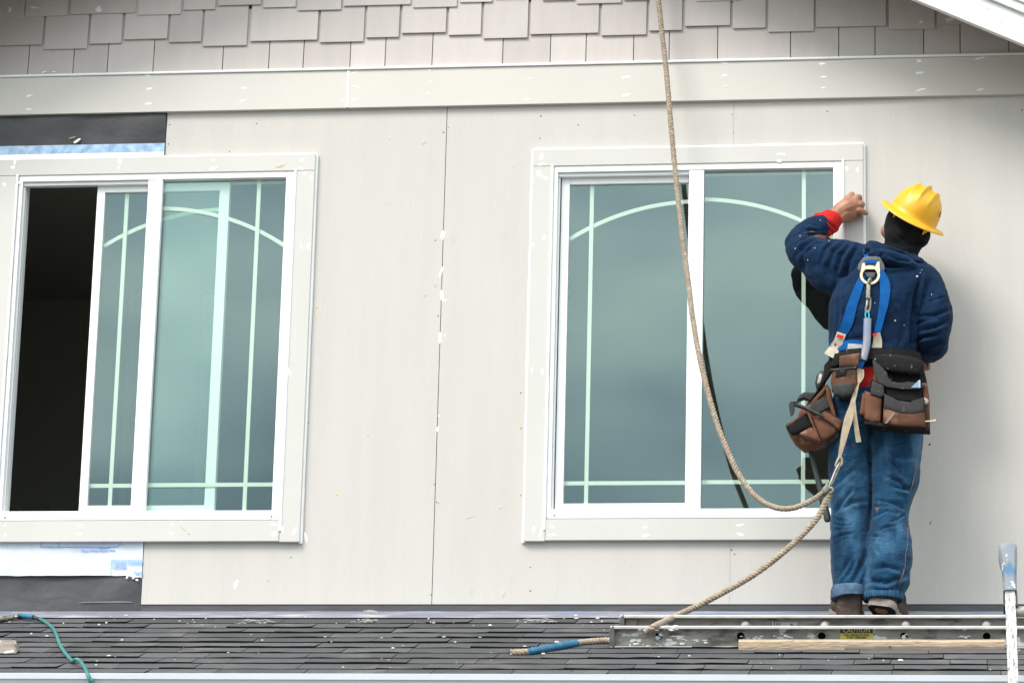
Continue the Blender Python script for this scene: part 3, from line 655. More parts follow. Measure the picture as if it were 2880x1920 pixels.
def carve(me, folds, base=0., bscale=9., seed=0, st=(1, 1, 1), back=True):
    """press creases (photo-pixel polylines: points, width px, depth m) and low random rumples into a cloth mesh"""
    V, Nn = arrs(me); disp = np.zeros(len(V))
    if base:
        for i in range(len(V)):
            q = Vector((V[i, 0]*st[0]*bscale, V[i, 1]*st[1]*bscale+seed, V[i, 2]*st[2]*bscale))
            a = mnoise.noise(q); disp[i] += base*(a+.45*mnoise.noise(q*2.3)-.55*abs(mnoise.noise(q*2.9+Vector((7, 1, 3))))+.16*mnoise.noise(q*6))
    px = proj(V); vd = CAM-V; vd /= np.linalg.norm(vd, axis=1)[:, None]; face = np.clip((Nn*vd).sum(1)*1.6, 0, 1)
    for pts, wd, amp in folds:
        pts = np.array(pts, float); best = np.full(len(V), 1e9); bt = np.zeros(len(V)); sg = np.zeros(len(V)); n = len(pts)-1
        for k in range(n):
            a, b = pts[k], pts[k+1]; ab = b-a; t = np.clip(((px-a)@ab)/(ab@ab), 0, 1); df = px-(a+t[:, None]*ab); d = np.hypot(df[:, 0], df[:, 1])
            m = d < best; best[m] = d[m]; bt[m] = (k+t[m])/n; sg[m] = np.sign(ab[0]*df[m, 1]-ab[1]*df[m, 0])
        x = best*sg/wd
        prof = -1.15*np.exp(-np.abs(x*1.25)**1.3)+.55*np.exp(-((x-1.5)/.9)**2)+.15*np.exp(-((x+1.9)/1.2)**2)
        disp += 1.45*amp*prof*np.sqrt(np.clip(np.sin(np.pi*np.clip(bt, .02, .98)), 0, 1))*face
    V = V+Nn*disp[:, None]
    me.vertices.foreach_set('co', V.ravel()); me.update()
    return me
def place(me, name, m, parent, origin=None, smooth=True):
    V, _ = arrs(me); o = (V.min(0)+V.max(0))/2 if origin is None else np.array(origin)
    me.vertices.foreach_set('co', (V-o).ravel()); me.materials.clear(); me.materials.append(m); me.name = name
    me.polygons.foreach_set('use_smooth', [smooth]*len(me.polygons)); me.update()
    return link(name, me, parent, o)
def stack(mb, secs, n=26, ex=2.3):
    """upright body section list: (v, left u, right u, d, depth radius)"""
    R = []
    for v, ul, ur, d, ry in secs:
        c = P((ul+ur)/2, v, -d); rx = (P(ur, v, -d)-P(ul, v, -d))[0]/2; r = []
        for j in range(n):
            t = 2*math.pi*j/n; ct, st = math.cos(t), math.sin(t)
            r.append(c+np.array([rx*abs(ct)**(2/ex)*np.sign(ct), ry*abs(st)**(2/ex)*np.sign(st), 0]))
        R.append(r)
    return mb.rings(R[::-1])
def limb(mb, pts, n=16, sub=6):
    """(u, v, d, radius px) chain"""
    C = spline([pz(p) for p in pts], sub); r = spline([(p[3], 0, 0) for p in pts], sub)[:, 0]/PXM
    mb.tube(C, list(r), n)
    mb.ball(C[0], r[0]); mb.ball(C[-1], r[-1]); return mb

# ------------------------------------------------------------------ the worker
zf = -.036-.40*math.tan(TH)
person = thing('person', 'worker in navy hooded sweatshirt and blue jeans, back turned, reaching up to the window trim', 'person', (P(2440, 1745, -.38)[0], -.34, zf))
hz = np.array([.50, -.30, .81]); hz /= np.linalg.norm(hz)          # head axis, tilted to the right and back
hx = np.array([.859, 0, -.512]); hx = hx-hz*(hx@hz); hx /= np.linalg.norm(hx); hy = np.cross(hz, hx)
HC = pz((2557, 622, .29))
HA = np.array([hx, hy, hz])
# body: one continuous surface
b = MB()
b.ball(HC, .078, .096, .115, HA)
b.ball(pz((2500, 650, .20)), .034); b.ball(pz((2520, 668, .22)), .045)             # cheek and jaw on the left
b.ball(HC+hy*.098-hz*.012, .013, .020, .020, HA); b.ball(HC+hy*.085+hx*.0-hz*.055, .030, .02, .016, HA)   # nose, mouth
b.ball(HC-hx*.08-hz*.01, .012, .022, .030, HA); b.ball(HC+hx*.08-hz*.01, .012, .022, .030, HA)            # ears
b.ball(HC+hy*.088+hx*.030+hz*.012, .012, .008, .006, HA); b.ball(HC+hy*.088-hx*.030+hz*.012, .012, .008, .006, HA)
limb(b, [(2548, 655, .29, 42), (2515, 720, .30, 42), (2490, 760, .31, 50)])
stack(b, [(745, 2440, 2560, .30, .07), (790, 2370, 2610, .30, .09), (880, 2350, 2575, .31, .10), (980, 2355, 2560, .31, .095), (1080, 2350, 2580, .32, .11), (1190, 2350, 2580, .33, .10)])
limb(b, [(2392, 745, .30, 42), (2310, 728, .28, 38), (2252, 697, .24, 32), (2290, 660, .17, 30), (2326, 628, .12, 24), (2350, 610, .095, 19)])
limb(b, [(2600, 795, .30, 42), (2622, 880, .32, 38), (2624, 950, .32, 32), (2614, 985, .17, 28), (2603, 1000, .10, 22)])
limb(b, [(2392, 1150, .34, 55), (2390, 1300, .33, 45), (2392, 1432, .33, 36), (2390, 1520, .36, 38), (2388, 1690, .38, 28), (2388, 1735, .36, 28)])
limb(b, [(2520, 1150, .34, 58), (2520, 1300, .33, 46), (2500, 1432, .33, 38), (2500, 1530, .37, 40), (2482, 1670, .42, 28), (2482, 1700, .41, 27)])
# left hand: palm, thumb and four separate bent fingers
def seg(pts): limb(b, pts, 12, 4)
seg([(2343, 611, .100, 20), (2362, 594, .085, 24), (2383, 583, .076, 28), (2398, 577, .070, 25)])
seg([(2352, 620, .095, 17), (2374, 601, .080, 22), (2392, 598, .072, 20)])
seg([(2372, 585, .082, 20), (2386, 563, .072, 16)])
seg([(2383, 562, .074, 10.5), (2392, 552, .078, 10), (2397, 547, .058, 8), (2399, 551, .040, 7)])          # little
seg([(2396, 568, .074, 10.5), (2409, 558, .080, 11), (2417, 554, .060, 8.2), (2419, 560, .038, 7.2)])       # ring
seg([(2403, 580, .074, 11), (2417, 575, .080, 11), (2426, 574, .058, 8), (2425, 580, .038, 7)])        # middle
seg([(2401, 592, .073, 11.5), (2416, 592, .078, 11), (2430, 597, .058, 8.2), (2436, 600, .038, 7)])        # index
seg([(2368, 612, .080, 13), (2382, 616, .060, 11.5), (2400, 608, .042, 10), (2414, 603, .034, 8.5)])       # thumb underneath
# right hand, half hidden at the waist
seg([(2603, 1000, .10, 18), (2600, 1018, .09, 18)])
for k in range(4): seg([(2597+4*k, 1020, .10+.012*k, 8), (2600+3*k, 1030, .10+.012*k, 7.5), (2604+2*k, 1036, .088+.012*k, 6.5)])
seg([(2592, 1010, .07, 8), (2588, 1024, .06, 7)])
body = place(remesh(b, .0037, 3, .35), 'body', m_skin, person)

# hooded sweatshirt
b = MB()
stack(b, [(722, 2462, 2578, .30, .085), (742, 2425, 2605, .30, .105), (765, 2392, 2632, .31, .120), (800, 2352, 2640, .31, .132), (850, 2332, 2604, .32, .140), (890, 2328, 2586, .32, .140), (945, 2329, 2580, .32, .135), (995, 2331, 2574, .32, .125), (1040, 2338, 2568, .32, .118), (1070, 2350, 2560, .32, .112)])
limb(b, [(2425, 752, .30, 66), (2372, 742, .29, 70), (2315, 730, .275, 62), (2258, 706, .245, 50), (2240, 686, .215, 34)], 18)
limb(b, [(2250, 690, .225, 45), (2268, 664, .185, 42), (2292, 645, .155, 39), (2312, 634, .135, 33)], 18)
limb(b, [(2350, 790, .30, 44), (2318, 768, .285, 50), (2280, 735, .26, 40)], 14)
limb(b, [(2590, 800, .30, 62), (2617, 850, .315, 57), (2625, 905, .325, 54), (2624, 945, .325, 47), (2622, 972, .27, 44), (2612, 985, .19, 40)], 18)
# fallen hood: rolled rim round the neck and the bag behind
ha = np.array([.33, -.16, .93]); ha /= np.linalg.norm(ha); h1 = np.array([.93, 0, -.33]); h1 -= ha*(h1@ha); h1 /= np.linalg.norm(h1); h2 = np.cross(ha, h1)
me = remesh(b, .0062, 4, .45)
HF = [([(2420, 681), (2384, 735), (2378, 800)], 7, .010), ([(2397, 680), (2364, 715), (2354, 765)], 6, .009), ([(2379, 677), (2344, 704), (2328, 756)], 6, .008), ([(2352, 672), (2318, 700), (2305, 745)], 5, .006),
      ([(2330, 674), (2290, 684), (2267, 712)], 5, .008), ([(2308, 652), (2270, 643), (2238, 662)], 5, .008), ([(2322, 664), (2282, 659), (2248, 682)], 5, .008), ([(2335, 668), (2300, 668), (2262, 690), (2240, 720)], 6, .009), ([(2276, 625), (2262, 640), (2230, 655)], 4, .005),
      ([(2257, 697), (2256, 735), (2266, 765)], 6, .006), ([(2336, 985), (2338, 880), (2352, 780)], 6, .007), ([(2356, 980), (2356, 850), (2360, 799), (2395, 735)], 7, .007), ([(2375, 990), (2382, 900), (2398, 800)], 9, .004),
      ([(2573, 845), (2588, 790), (2594, 765)], 5, .007), ([(2562, 1000), (2567, 900), (2573, 850), (2583, 799)], 6, .018), ([(2667, 832), (2640, 838), (2606, 849)], 3, .004),
      ([(2575, 890), (2632, 886), (2684, 866)], 6, .009), ([(2585, 931), (2632, 919), (2668, 902)], 6, .010), ([(2570, 915), (2605, 898), (2640, 896)], 5, .007), ([(2553, 972), (2593, 950), (2640, 942)], 6, .008), ([(2600, 985), (2630, 975), (2664, 965)], 6, .007),
      ([(2520, 990), (2545, 930), (2552, 860)], 9, .005), ([(2340, 960), (2420, 950), (2500, 965)], 8, .005), ([(2430, 985), (2480, 1000), (2560, 985)], 7, .006),
      ([(2440, 684), (2475, 680), (2530, 692), (2584, 720)], 4, .013), ([(2440, 705), (2480, 702), (2540, 716), (2584, 742)], 4.5, .009), ([(2430, 725), (2460, 744), (2505, 752), (2572, 744)], 5.5, .020), ([(2448, 690), (2440, 712), (2452, 735)], 5, .007), ([(2480, 712), (2470, 728), (2478, 742)], 5, .004)]
carve(me, HF, .0058, 11, 3, (1, 1, .75))
hoodie = place(me, 'hooded_sweatshirt', m_hood, person)
b = MB()
hc = pz((2513, 704, .29)); rr = []
for i in range(29):
    t = 2*math.pi*i/28; rr.append(hc+h1*.090*math.cos(t)+h2*.100*math.sin(t)-ha*.014*(1-math.sin(t)))
b.tube(rr, .027, 12)
rr2 = [q-ha*.022+(q-hc)*.13 for q in rr]; b.tube(rr2, .024, 12)
b.ball(pz((2512, 731, .405)), .106, .060, .034, np.array([h1, h2, ha]))
b.ball(pz((2448, 712, .35)), .040, .05, .034); b.ball(pz((2578, 741, .35)), .036, .05, .026)
me = remesh(b, .0055, 3, .4)
carve(me, [([(2436, 692), (2470, 686), (2530, 698), (2586, 728)], 3.5, .010), ([(2434, 706), (2478, 702), (2540, 714), (2588, 744)], 3.5, .012), ([(2448, 690), (2440, 712), (2452, 738)], 4, .008), ([(2484, 708), (2472, 728), (2480, 744)], 4, .006), ([(2500, 720), (2530, 732), (2570, 735)], 4, .006)], .0045, 14, 5)
place(me, 'hood', m_hood, person)
# spatters of paint on it
def splat(lst, m, name, parent, tgt):
    V, Nn = arrs(tgt.data); V = V+WL[tgt.name]; px = proj(V); fc = ((CAM-V)*Nn).sum(1) > 0; mb = MB(); rnd = random.Random(3)
    for u, v, a, bb, an in lst:
        dd = np.hypot(px[:, 0]-u, px[:, 1]-v)+(~fc)*1e6; dd += (V[:, 1]+1)*30; i = int(np.argmin(dd)); n = Nn[i]; t = np.cross(n, (0, 0, 1)); t /= np.linalg.norm(t)+1e-9; q = np.cross(n, t)
        t, q = t*math.cos(an)+q*math.sin(an), q*math.cos(an)-t*math.sin(an)
        c = V[i]; pts = [(math.cos(k*.785)*a/PXM*rnd.uniform(.6, 1.1), math.sin(k*.785)*bb/PXM*rnd.uniform(.6, 1.1)) for k in range(8)]
        mb.rings([[c-n*.004+t*x+q*y for x, y in pts], [c+n*.0012+(t*x+q*y)*.8 for x, y in pts]])
    return tag(mb.build(name, m, parent), kind='stuff')
m_spl = mat('paint_spatter', (.62, .63, .64), None, rough=.7)
splat([(2580, 776, 5, 3.5, 0), (2588, 765, 3, .8, .9), (2594, 761, 3, .8, 0), (2518, 902, 2.4, 2.4, 0), (2543, 914, 2, 2, 0), (2618, 829, 1, 3, .2), (2237, 698, 1.3, 4, -.3), (2250, 663, 4, 1.6, -.3), (2290, 698, 1.3, 3, .2), (2333, 677, 3, 2, 0), (2262, 780, 1, 5, -.4), (2306, 620, 2, 2, 0), (2577, 727, 4, 2, .2), (2272, 732, 2, 2, 0), (2460, 850, 1.5, 1.5, 0)], m_spl, 'paint_spatter', person, hoodie)
# red cuff pushed out of the sleeve and the shirt hem
b = MB(); limb(b, [(2306, 645, .140, 33), (2318, 634, .125, 36), (2332, 622, .112, 35), (2344, 613, .102, 30), (2346, 611, .100, 22)], 18)
b.ball(pz((2300, 610, .125)), .020, .03, .018); b.ball(pz((2346, 640, .110)), .022, .03, .022)
me = remesh(b, .005, 4, .5); carve(me, [([(2296, 612), (2318, 628), (2340, 655)], 4, .006), ([(2312, 606), (2330, 622), (2352, 650)], 4, .005)], .003, 22)
place(me, 'shirt_cuff', m_red, person)
b = MB(); stack(b, [(1050, 2345, 2570, .32, .115), (1085, 2342, 2580, .325, .120), (1112, 2343, 2590, .33, .122)])
place(carve(remesh(b, .008, 3), [], .003, 20), 'shirt_hem', m_red, person)
# jeans
b = MB()
stack(b, [(1092, 2345, 2588, .33, .112), (1130, 2338, 2602, .335, .122), (1175, 2335, 2606, .34, .125), (1205, 2333, 2602, .34, .115)])
stack(b, [(1150, 2337, 2470, .335, .105), (1215, 2331, 2455, .335, .108), (1273, 2330, 2450, .33, .102), (1346, 2331, 2449, .325, .096), (1432, 2336, 2448, .33, .088), (1489, 2333, 2443, .345, .086), (1550, 2336, 2441, .36, .088), (1605, 2338, 2440, .37, .086), (1655, 2342, 2437, .38, .080), (1672, 2345, 2436, .38, .078)])
stack(b, [(1150, 2470, 2608, .34, .110), (1215, 2450, 2602, .34, .115), (1260, 2446, 2594, .335, .108), (1346, 2447, 2588, .33, .100), (1400, 2448, 2570, .33, .094), (1432, 2448, 2559, .335, .090), (1469, 2444, 2556, .35, .090), (1522, 2441, 2567, .375, .092), (1570, 2438, 2566, .39, .092), (1612, 2433, 2562, .395, .092), (1640, 2427, 2560, .395, .092), (1668, 2424, 2543, .395, .086), (1690, 2426, 2540, .395, .082)])
me = remesh(b, .0068, 4, .5)
def jz(*q): return [(2160+x/3.015, 1240+y/3.015) for x, y in q]
JF = [(jz((1050, 60), (1070, 200), (1180, 330)), 6, .007), (jz((1000, 290), (1120, 350), (1200, 440)), 6, .009), (jz((1060, 380), (1150, 410), (1240, 400)), 6, .010), (jz((900, 500), (1050, 520), (1180, 590)), 5, .008), (jz((870, 650), (1000, 590), (1110, 620)), 5, .007), (jz((1030, 695), (1120, 650), (1190, 600)), 3.5, .008), (jz((930, 755), (1000, 725), (1090, 715)), 3.5, .008), (jz((855, 805), (930, 800), (1000, 820)), 3.5, .006),
      (jz((890, 1085), (1020, 1060), (1150, 1110)), 7, .011), (jz((860, 1170), (1000, 1205), (1180, 1130)), 8, .012), (jz((1085, 1270), (1120, 1170), (1180, 1120)), 6, .009), (jz((830, 1210), (900, 1190), (960, 1230)), 5, .006), (jz((900, 890), (1000, 1000), (1040, 1040)), 6, .005), (jz((1020, 100), (1140, 150), (1280, 140)), 7, .006), (jz((880, 560), (960, 545), (1060, 560)), 4, .006),
      (jz((555, 610), (650, 490), (720, 400)), 6, .010), (jz((590, 590), (700, 520), (860, 500)), 7, .010), (jz((540, 640), (600, 670), (680, 680)), 3.5, .007), (jz((530, 700), (620, 715), (720, 705)), 3.5, .007), (jz((540, 840), (640, 790), (750, 770)), 3.5, .008), (jz((700, 1230), (780, 1080), (840, 930)), 8, .012), (jz((570, 1190), (640, 1080), (720, 960)), 6, .008), (jz((530, 400), (640, 320), (740, 230)), 7, .006), (jz((560, 760), (620, 745), (700, 740)), 4, .005), (jz((640, 1180), (700, 1100), (740, 1000)), 6, .006),
      (jz((950, 20), (1060, 45), (1200, 10)), 5, .008), (jz((850, 0), (865, 250), (868, 520), (848, 800)), 6, .010), ([(2360, 1125), (2400, 1132), (2440, 1118)], 5, .007), ([(2352, 1148), (2395, 1156), (2436, 1148)], 5, .007)]
carve(me, JF, .0056, 12, 8, (.8, 1, 1.1))
jeans = place(me, 'jeans', m_denim, person)
# seam thread down the right leg
V, Nn = arrs(jeans.data); V = V+WL[jeans.name]; px = proj(V)
def on(tgtV, tgtP, u, v, lift=.001):
    dd = np.hypot(tgtP[:, 0]-u, tgtP[:, 1]-v)+(tgtV[:, 1]+1)*8; return tgtV[int(np.argmin(dd))]+np.array([0, -lift, 0])
mb = MB()
for off in (0, -3.2):
    q = [on(V, px, u+off, v) for u, v in jz((1270, 20), (1262, 150), (1250, 280), (1215, 420), (1185, 560), (1195, 700), (1190, 850), (1170, 960), (1162, 1090), (1120, 1200))]
    mb.tube(resample(spline(q, 5), .012)[0], .0011, 5)
mb.build('seam_stitching', m_thread, person)
# rolled cuff left, stitched hem right
b = MB(); stack(b, [(1648, 2344, 2437, .378, .083), (1651, 2339, 2440, .378, .089), (1668, 2336, 2442, .38, .093), (1684, 2335, 2443, .38, .094), (1689, 2338, 2441, .38, .091)])
me = remesh(b, .006, 3); 
Vc, _n = arrs(me); pc = proj(Vc); low = np.clip((pc[:, 1]-1668)/20, 0, 1)*np.clip((pc[:, 0]-2352)/30, 0, 1); Vc[:, 2] += low*.021; me.vertices.foreach_set('co', Vc.ravel()); me.update()
place(carve(me, [], .0025, 18), 'jean_cuff', m_denim_in, person)
b = MB(); stack(b, [(1667, 2424, 2543, .396, .0885), (1672, 2423, 2543, .396, .090), (1684, 2424, 2541, .396, .090), (1691, 2426, 2540, .396, .088)])
place(carve(remesh(b, .006, 3), [([(2425, 1685), (2480, 1680), (2540, 1688)], 4, .004)], .002, 20), 'jean_hem', m_denim_hem, person)
mb = MB()
# boots
def boot(heel, f, rgt, upv, wide=1.15):
    f, rgt = np.array(f, float), np.array(rgt, float); f /= np.linalg.norm(f); rgt -= f*(rgt@f); rgt /= np.linalg.norm(rgt); u_ = np.cross(rgt, f)
    if u_[2] < 0: u_ = -u_
    def pt(a, b_, c): return heel+f*a+rgt*b_+u_*c
    prof = [(a, q*wide) for a, q in [(0, .026), (.012, .037), (.04, .042), (.09, .038), (.13, .038), (.19, .050), (.23, .050), (.26, .042), (.28, .022), (.286, 0)]]
    ol = [(a, q) for a, q in prof]+[(a, -q) for a, q in prof[-2::-1]]
    bt = MB()
    bt.rings([[pt(a, q*.9, .03) for a, q in ol], [pt(.004+a*.97, q*.95, .055) for a, q in ol], [pt(.01+a*.94, q*.9, .075 if a > .13 else .085) for a, q in ol], [pt(.02+a*.60, q*.9, .10) for a, q in ol], [pt(.02+a*.40, q*.92, .115) for a, q in ol], [pt(.02+a*.36, q*.85, .132) for a, q in ol]])
    me = remesh(bt, .006, 5); up_ = place(carve(me, [], .003, 26), 'boot', m_boot, person)
    sl = MB(); sl.rings([[pt(a, q, 0) for a, q in ol], [pt(a, q*1.04, .006) for a, q in ol], [pt(a, q*1.04, .022) for a, q in ol], [pt(a, q, .030) for a, q in ol]])
    s_ = sl.mesh('sole', [m_welt, m_sole], 40)
    o = np.array(heel); 
    for v in s_.vertices: v.co = tuple(np.array(v.co)-o)
    for p in s_.polygons:
        if np.dot(np.array(p.normal), u_) < -.7: p.material_index = 1
    link('sole', s_, up_, o)
    return up_, pt
h1_ = P(2390, 1752, -.425); h1_[2] = ZR0-.425*math.tan(TH)+.014
boot(h1_, (-.10, CT, ST), (1, .10, 0), None, wide=1.34)
h2_ = P(2474, 1702, -.47)
bt2, pt2 = boot(h2_, (.16, .95, -.20), (1, -.16, -.16), None, wide=1.3)
MB().ball(pt2(.035, .004, -.001), .020, .012, .0015, np.eye(3)).build('sole_patch', m_orange, bt2, smooth=60)
# black knit hood under the hat
b = MB(); b.ball(HC+hz*.0, .094, .112, .128, HA)
b.ball(pz((2583, 660, .32)), .050, .07, .055); b.ball(pz((2530, 668, .32)), .062, .07, .06); b.ball(pz((2592, 672, .33)), .03, .05, .028)
limb(b, [(2548, 668, .30, 52), (2535, 700, .30, 52), (2522, 724, .30, 52)])
me = remesh(b, .0065, 5)
Vb, _n = arrs(me); 
carve(me, [([(2500, 620), (2520, 660), (2560, 690)], 5, .004), ([(2540, 690), (2580, 690), (2605, 680)], 5, .004)], .0025, 18)
place(me, 'knit_hood', m_bala, person)

# ------------------------------------------------------------------ hard hat
bh = pz((2570, 607, .292))
hat = thing('hard_hat', 'yellow full-brim hard hat on the worker\'s tilted head', 'hard hat', bh)
def hp(a, r, z):
    x = math.cos(a)*r*.101; y = math.sin(a)*r*.125
    return bh+hx*x+hy*y+hz*z
prof = []
for i in range(15):
    t = math.pi/2*(1-i/14); prof.append((math.cos(t)**.82 if i else 0.015, .126*math.sin(t)**.92 if t > 0 else 0))
prof += [(1.02, -.002), (1.10, -.006), (1.22, -.009), (1.33, -.013), (1.395, -.020), (1.41, -.024), (1.395, -.0255), (1.30, -.018), (1.1, -.012), (.97, -.006), (.95, .02), (.88, .06), (.6, .105), (.015, .118)]
mb = MB(); R = []
for k, (r, z) in enumerate(prof):
    rg = []
    for j in range(96):
        a = 2*math.pi*j/96; q = hp(a, r, z); 
        if k < 15 and z > .03:
            x = (q-bh)@hx; y = (q-bh)@hy; w_ = min(1, max(0, (z-.055)/.03))*(1 if abs(y) < .1 else max(0, 1-(abs(y)-.1)/.02))
            rd = sum(math.exp(-((x-c)/.0062)**2)*(.010 if c == 0 else .008) for c in (-.043, 0, .043)); q = q+hz*rd*w_*.9+(q-bh)/np.linalg.norm(q-bh)*rd*w_*.4
        if 15 <= k <= 23: q = q-hz*.010*(abs(math.cos(a))**2)*(r-1)/.4*-1.2
        rg.append(q)
    R.append(rg)
mb.rings(R); shell = mb.build('shell', m_helm, hat, smooth=60)
for sg, u, v, dd in ((-1, 2518, 606, .385), (1, 2600, 655, .385)):
    c = pz((u, v, dd)); MB().rings([[c+hx*x+hz*z+hy*0 for x, z in ((-.012, .022), (.012, .012), (-.004, -.014))], [c+hx*x+hz*z-np.array([0, .006, 0]) for x, z in ((-.012, .022), (.012, .012), (-.004, -.014))]]).build('suspension_tab', m_helm, hat, bevel=.002)
text('S', .034, hp(-.28, .965, .058)+hx*.002, hy*-1, hz*.95+hx*-.3, m_black, hat, 'emblem', .0015)

# ------------------------------------------------------------------ safety harness
hn = thing('safety_harness', 'blue webbing fall harness with a plated ring between the shoulder blades', 'harness', pz((2450, 860, .45)))
V, Nn = arrs(hoodie.data); HV = V+WL[hoodie.name]; HP = proj(HV); HD = -HV[:, 1]
def bk(u, v, lift=.004):                         # distance of the sweatshirt's back at a pixel
    d = np.hypot(HP[:, 0]-u, HP[:, 1]-v); i = np.where(d < 7)[0]; return float(HD[i].max()+lift) if len(i) else .45
def strap(pts, w, name, m, par, lift=.004, t=.003, rng=14):
    C = [(u, v, max(bk(u+k, v, lift) for k in (-rng*.6, 0, rng*.6))) for u, v in pts]; mb = MB(); ribbon(mb, C, w, t); return mb.build(name, m, par, smooth=40)
strap([(2428, 772), (2412, 815), (2396, 860), (2384, 905), (2370, 935)], [16, 24, 28, 30, 28], 'strap', m_web, hn)
strap([(2476, 760), (2489, 800), (2487, 845), (2478, 890), (2467, 935)], [18, 28, 26, 20, 18], 'strap', m_web, hn, .006)
strap([(2440, 735), (2436, 718), (2432, 700)], [13, 12, 12], 'strap', m_web, hn, .004)
strap([(2335, 975), (2360, 972), (2400, 968), (2432, 974), (2470, 978)], [26, 26, 26, 26, 26], 'waist_strap', m_web, hn, .003)
strap([(2384, 975), (2400, 976), (2424, 978)], [19, 20, 19], 'grey_label', m_glabel, hn, .008)
def tagpiece(pts, w, lift):
    l_ = strap(pts, w, 'label_tag', m_label, hn, lift, .0015); return l_
tg = tagpiece([(2367, 936), (2358, 960), (2347, 980), (2332, 1001)], [26, 27, 30, 34], .010)
mb = MB(); d_ = bk(2364, 944)+.014; pillow(mb, [(2355, 939), (2374, 944), (2371, 951), (2353, 948)], d_, d_+.001, .0003); mb.build('red_flap', m_red, tg)
tg = tagpiece([(2466, 936), (2468, 960), (2465, 985), (2459, 1004)], [18, 25, 28, 30], .014)
mb = MB(); d_ = bk(2462, 940)+.018; pillow(mb, [(2454, 939), (2468, 935), (2464, 944), (2456, 946)], d_, d_+.001, .0003); mb.build('red_flap', m_red, tg)
dp = bk(2447, 755)+.004
pad = MB(); pillow(pad, [(2411, 757), (2415, 742), (2428, 725), (2440, 722), (2474, 722), (2487, 744), (2489, 758), (2481, 764), (2470, 756), (2428, 756), (2417, 764)], dp, dp+.008, .004, inset=.9)
pillow(pad, [(2430, 766), (2466, 766), (2458, 782), (2440, 782)], dp-.004, dp+.006, .002)
pad.build('back_pad', m_pad, hn, smooth=50)
mb = MB(); ribbon(mb, [(2431, 738, dp+.015), (2450, 735.5, dp+.018), (2469, 735, dp+.015)], [10, 11, 10], .004); mb.build('webbing_loop', m_web, hn, smooth=50)
# D ring
mb = MB(); rc = np.array(pz((2447, 774, dp+.012))); R = []
for i in range(40):
    a = 2*math.pi*i/40; ro, ri = 29/PXM, 20/PXM; ca, sa = math.cos(a), math.sin(a)
    R.append([rc+np.array([ca*ri, 0, sa*ri]), rc+np.array([ca*(ri+.002), -.005, sa*(ri+.002)]), rc+np.array([ca*(ro-.002), -.005, sa*(ro-.002)]), rc+np.array([ca*ro, 0, sa*ro]), rc+np.array([ca*(ri+ro)/2, .004, sa*(ri+ro)/2])])
mb.rings(R+[R[0]], caps=False)
for poly in ([(2425, 741), (2432, 740), (2435, 752), (2462, 751), (2467, 737), (2473, 736), (2475, 765), (2464, 757), (2432, 757), (2421, 766)],):
    W = [P(u, v, -(dp+.014)) for u, v in poly]; mb.prism([(q[0], q[2]) for q in W], -(dp+.0165), -(dp+.0085))
mb.build('d_ring', m_gold, hn, smooth=40)

# ------------------------------------------------------------------ lanyard
ln = thing('lanyard', 'cream and blue lanyard hanging from the ring on the worker\'s back to the rope', 'lanyard', pz((2430, 1000, .5)))
mb = MB(); dl = dp+.022
mb.tube(spline([pz(q) for q in ((2446, 800, dl-.002), (2449, 784, dl+.004), (2443, 789, dl+.010), (2441, 806, dl+.006))], 5), .0042, 8)
W = [(2438, 800), (2448, 803), (2447, 842), (2435, 840)]; pillow(mb, W, dl-.002, dl+.010, .002)
mb.tube(spline([pz(q) for q in ((2440, 840, dl), (2438, 858, dl+.004), (2435, 872, dl+.002), (2439, 880, dl-.004), (2445, 872, dl-.006), (2448, 850, dl-.004), (2446, 836, dl-.002))], 5), .0055, 8)
mb.build('snap_hook', m_steel, ln, smooth=50)
mb = MB(); mb.tube(spline([pz(q) for q in ((2437, 900, dl+.006), (2434, 885, dl+.008), (2438, 874, dl+.010), (2444, 884, dl+.008), (2443, 902, dl+.006))], 5), .0035, 8)
mb.build('thimble_loop', mat('cyan_cord', (.05, .36, .50), None, rough=.7), ln, smooth=50)
LY = [(2440, 896, .010), (2439, 925, .016), (2438, 955, .020), (2434, 985, .024), (2427, 1012, .028)]
LP = [(u, v, max(bk(u, v), .455)+q) for u, v, q in LY]
mb = MB(); mb.tube(spline([pz(q) for q in LP], 6), [11/PXM]*25, 12, flat=.6); mb.build('clear_sleeve', m_sleeve, ln, smooth=50)
dz = LP[-1][2]
mb = MB(); ribbon(mb, [(2428, 1010, dz), (2423, 1022, dz+.004), (2418, 1036, dz+.006)], [13, 13, 11], .005); mb.build('blue_end', m_web, ln, smooth=50)
mb = MB(); ribbon(mb, [(2417, 1036, dz+.008), (2413, 1060, dz+.014), (2406, 1100, dz+.022), (2396, 1140, dz+.03), (2388, 1172, dz+.035), (2379, 1205, dz+.036), (2370, 1245, dz+.034), (2363, 1275, dz+.03), (2361, 1290, dz+.03)], [10, 14, 12, 14, 23, 21, 15, 10, 7], .005)
ribbon(mb, [(2425, 1038, dz+.004), (2423, 1058, dz+.010), (2415, 1075, dz+.018)], [9, 13, 8], .004)
mb.tube(spline([pz(q) for q in ((2361, 1284, dz+.032), (2354, 1298, dz+.034), (2351, 1309, dz+.030), (2357, 1312, dz+.026), (2367, 1305, dz+.026), (2367, 1290, dz+.028), (2361, 1284, dz+.030))], 5), .005, 8)
mb.build('webbing', m_webtan, ln, smooth=50)
mb = MB(); ribbon(mb, [(2402, 1130, dz+.034), (2404, 1165, dz+.030), (2409, 1205, dz+.022), (2415, 1243, dz+.016)], [8, 11, 13, 14], .003); mb.build('webbing_tail', m_webtan, ln, smooth=50)
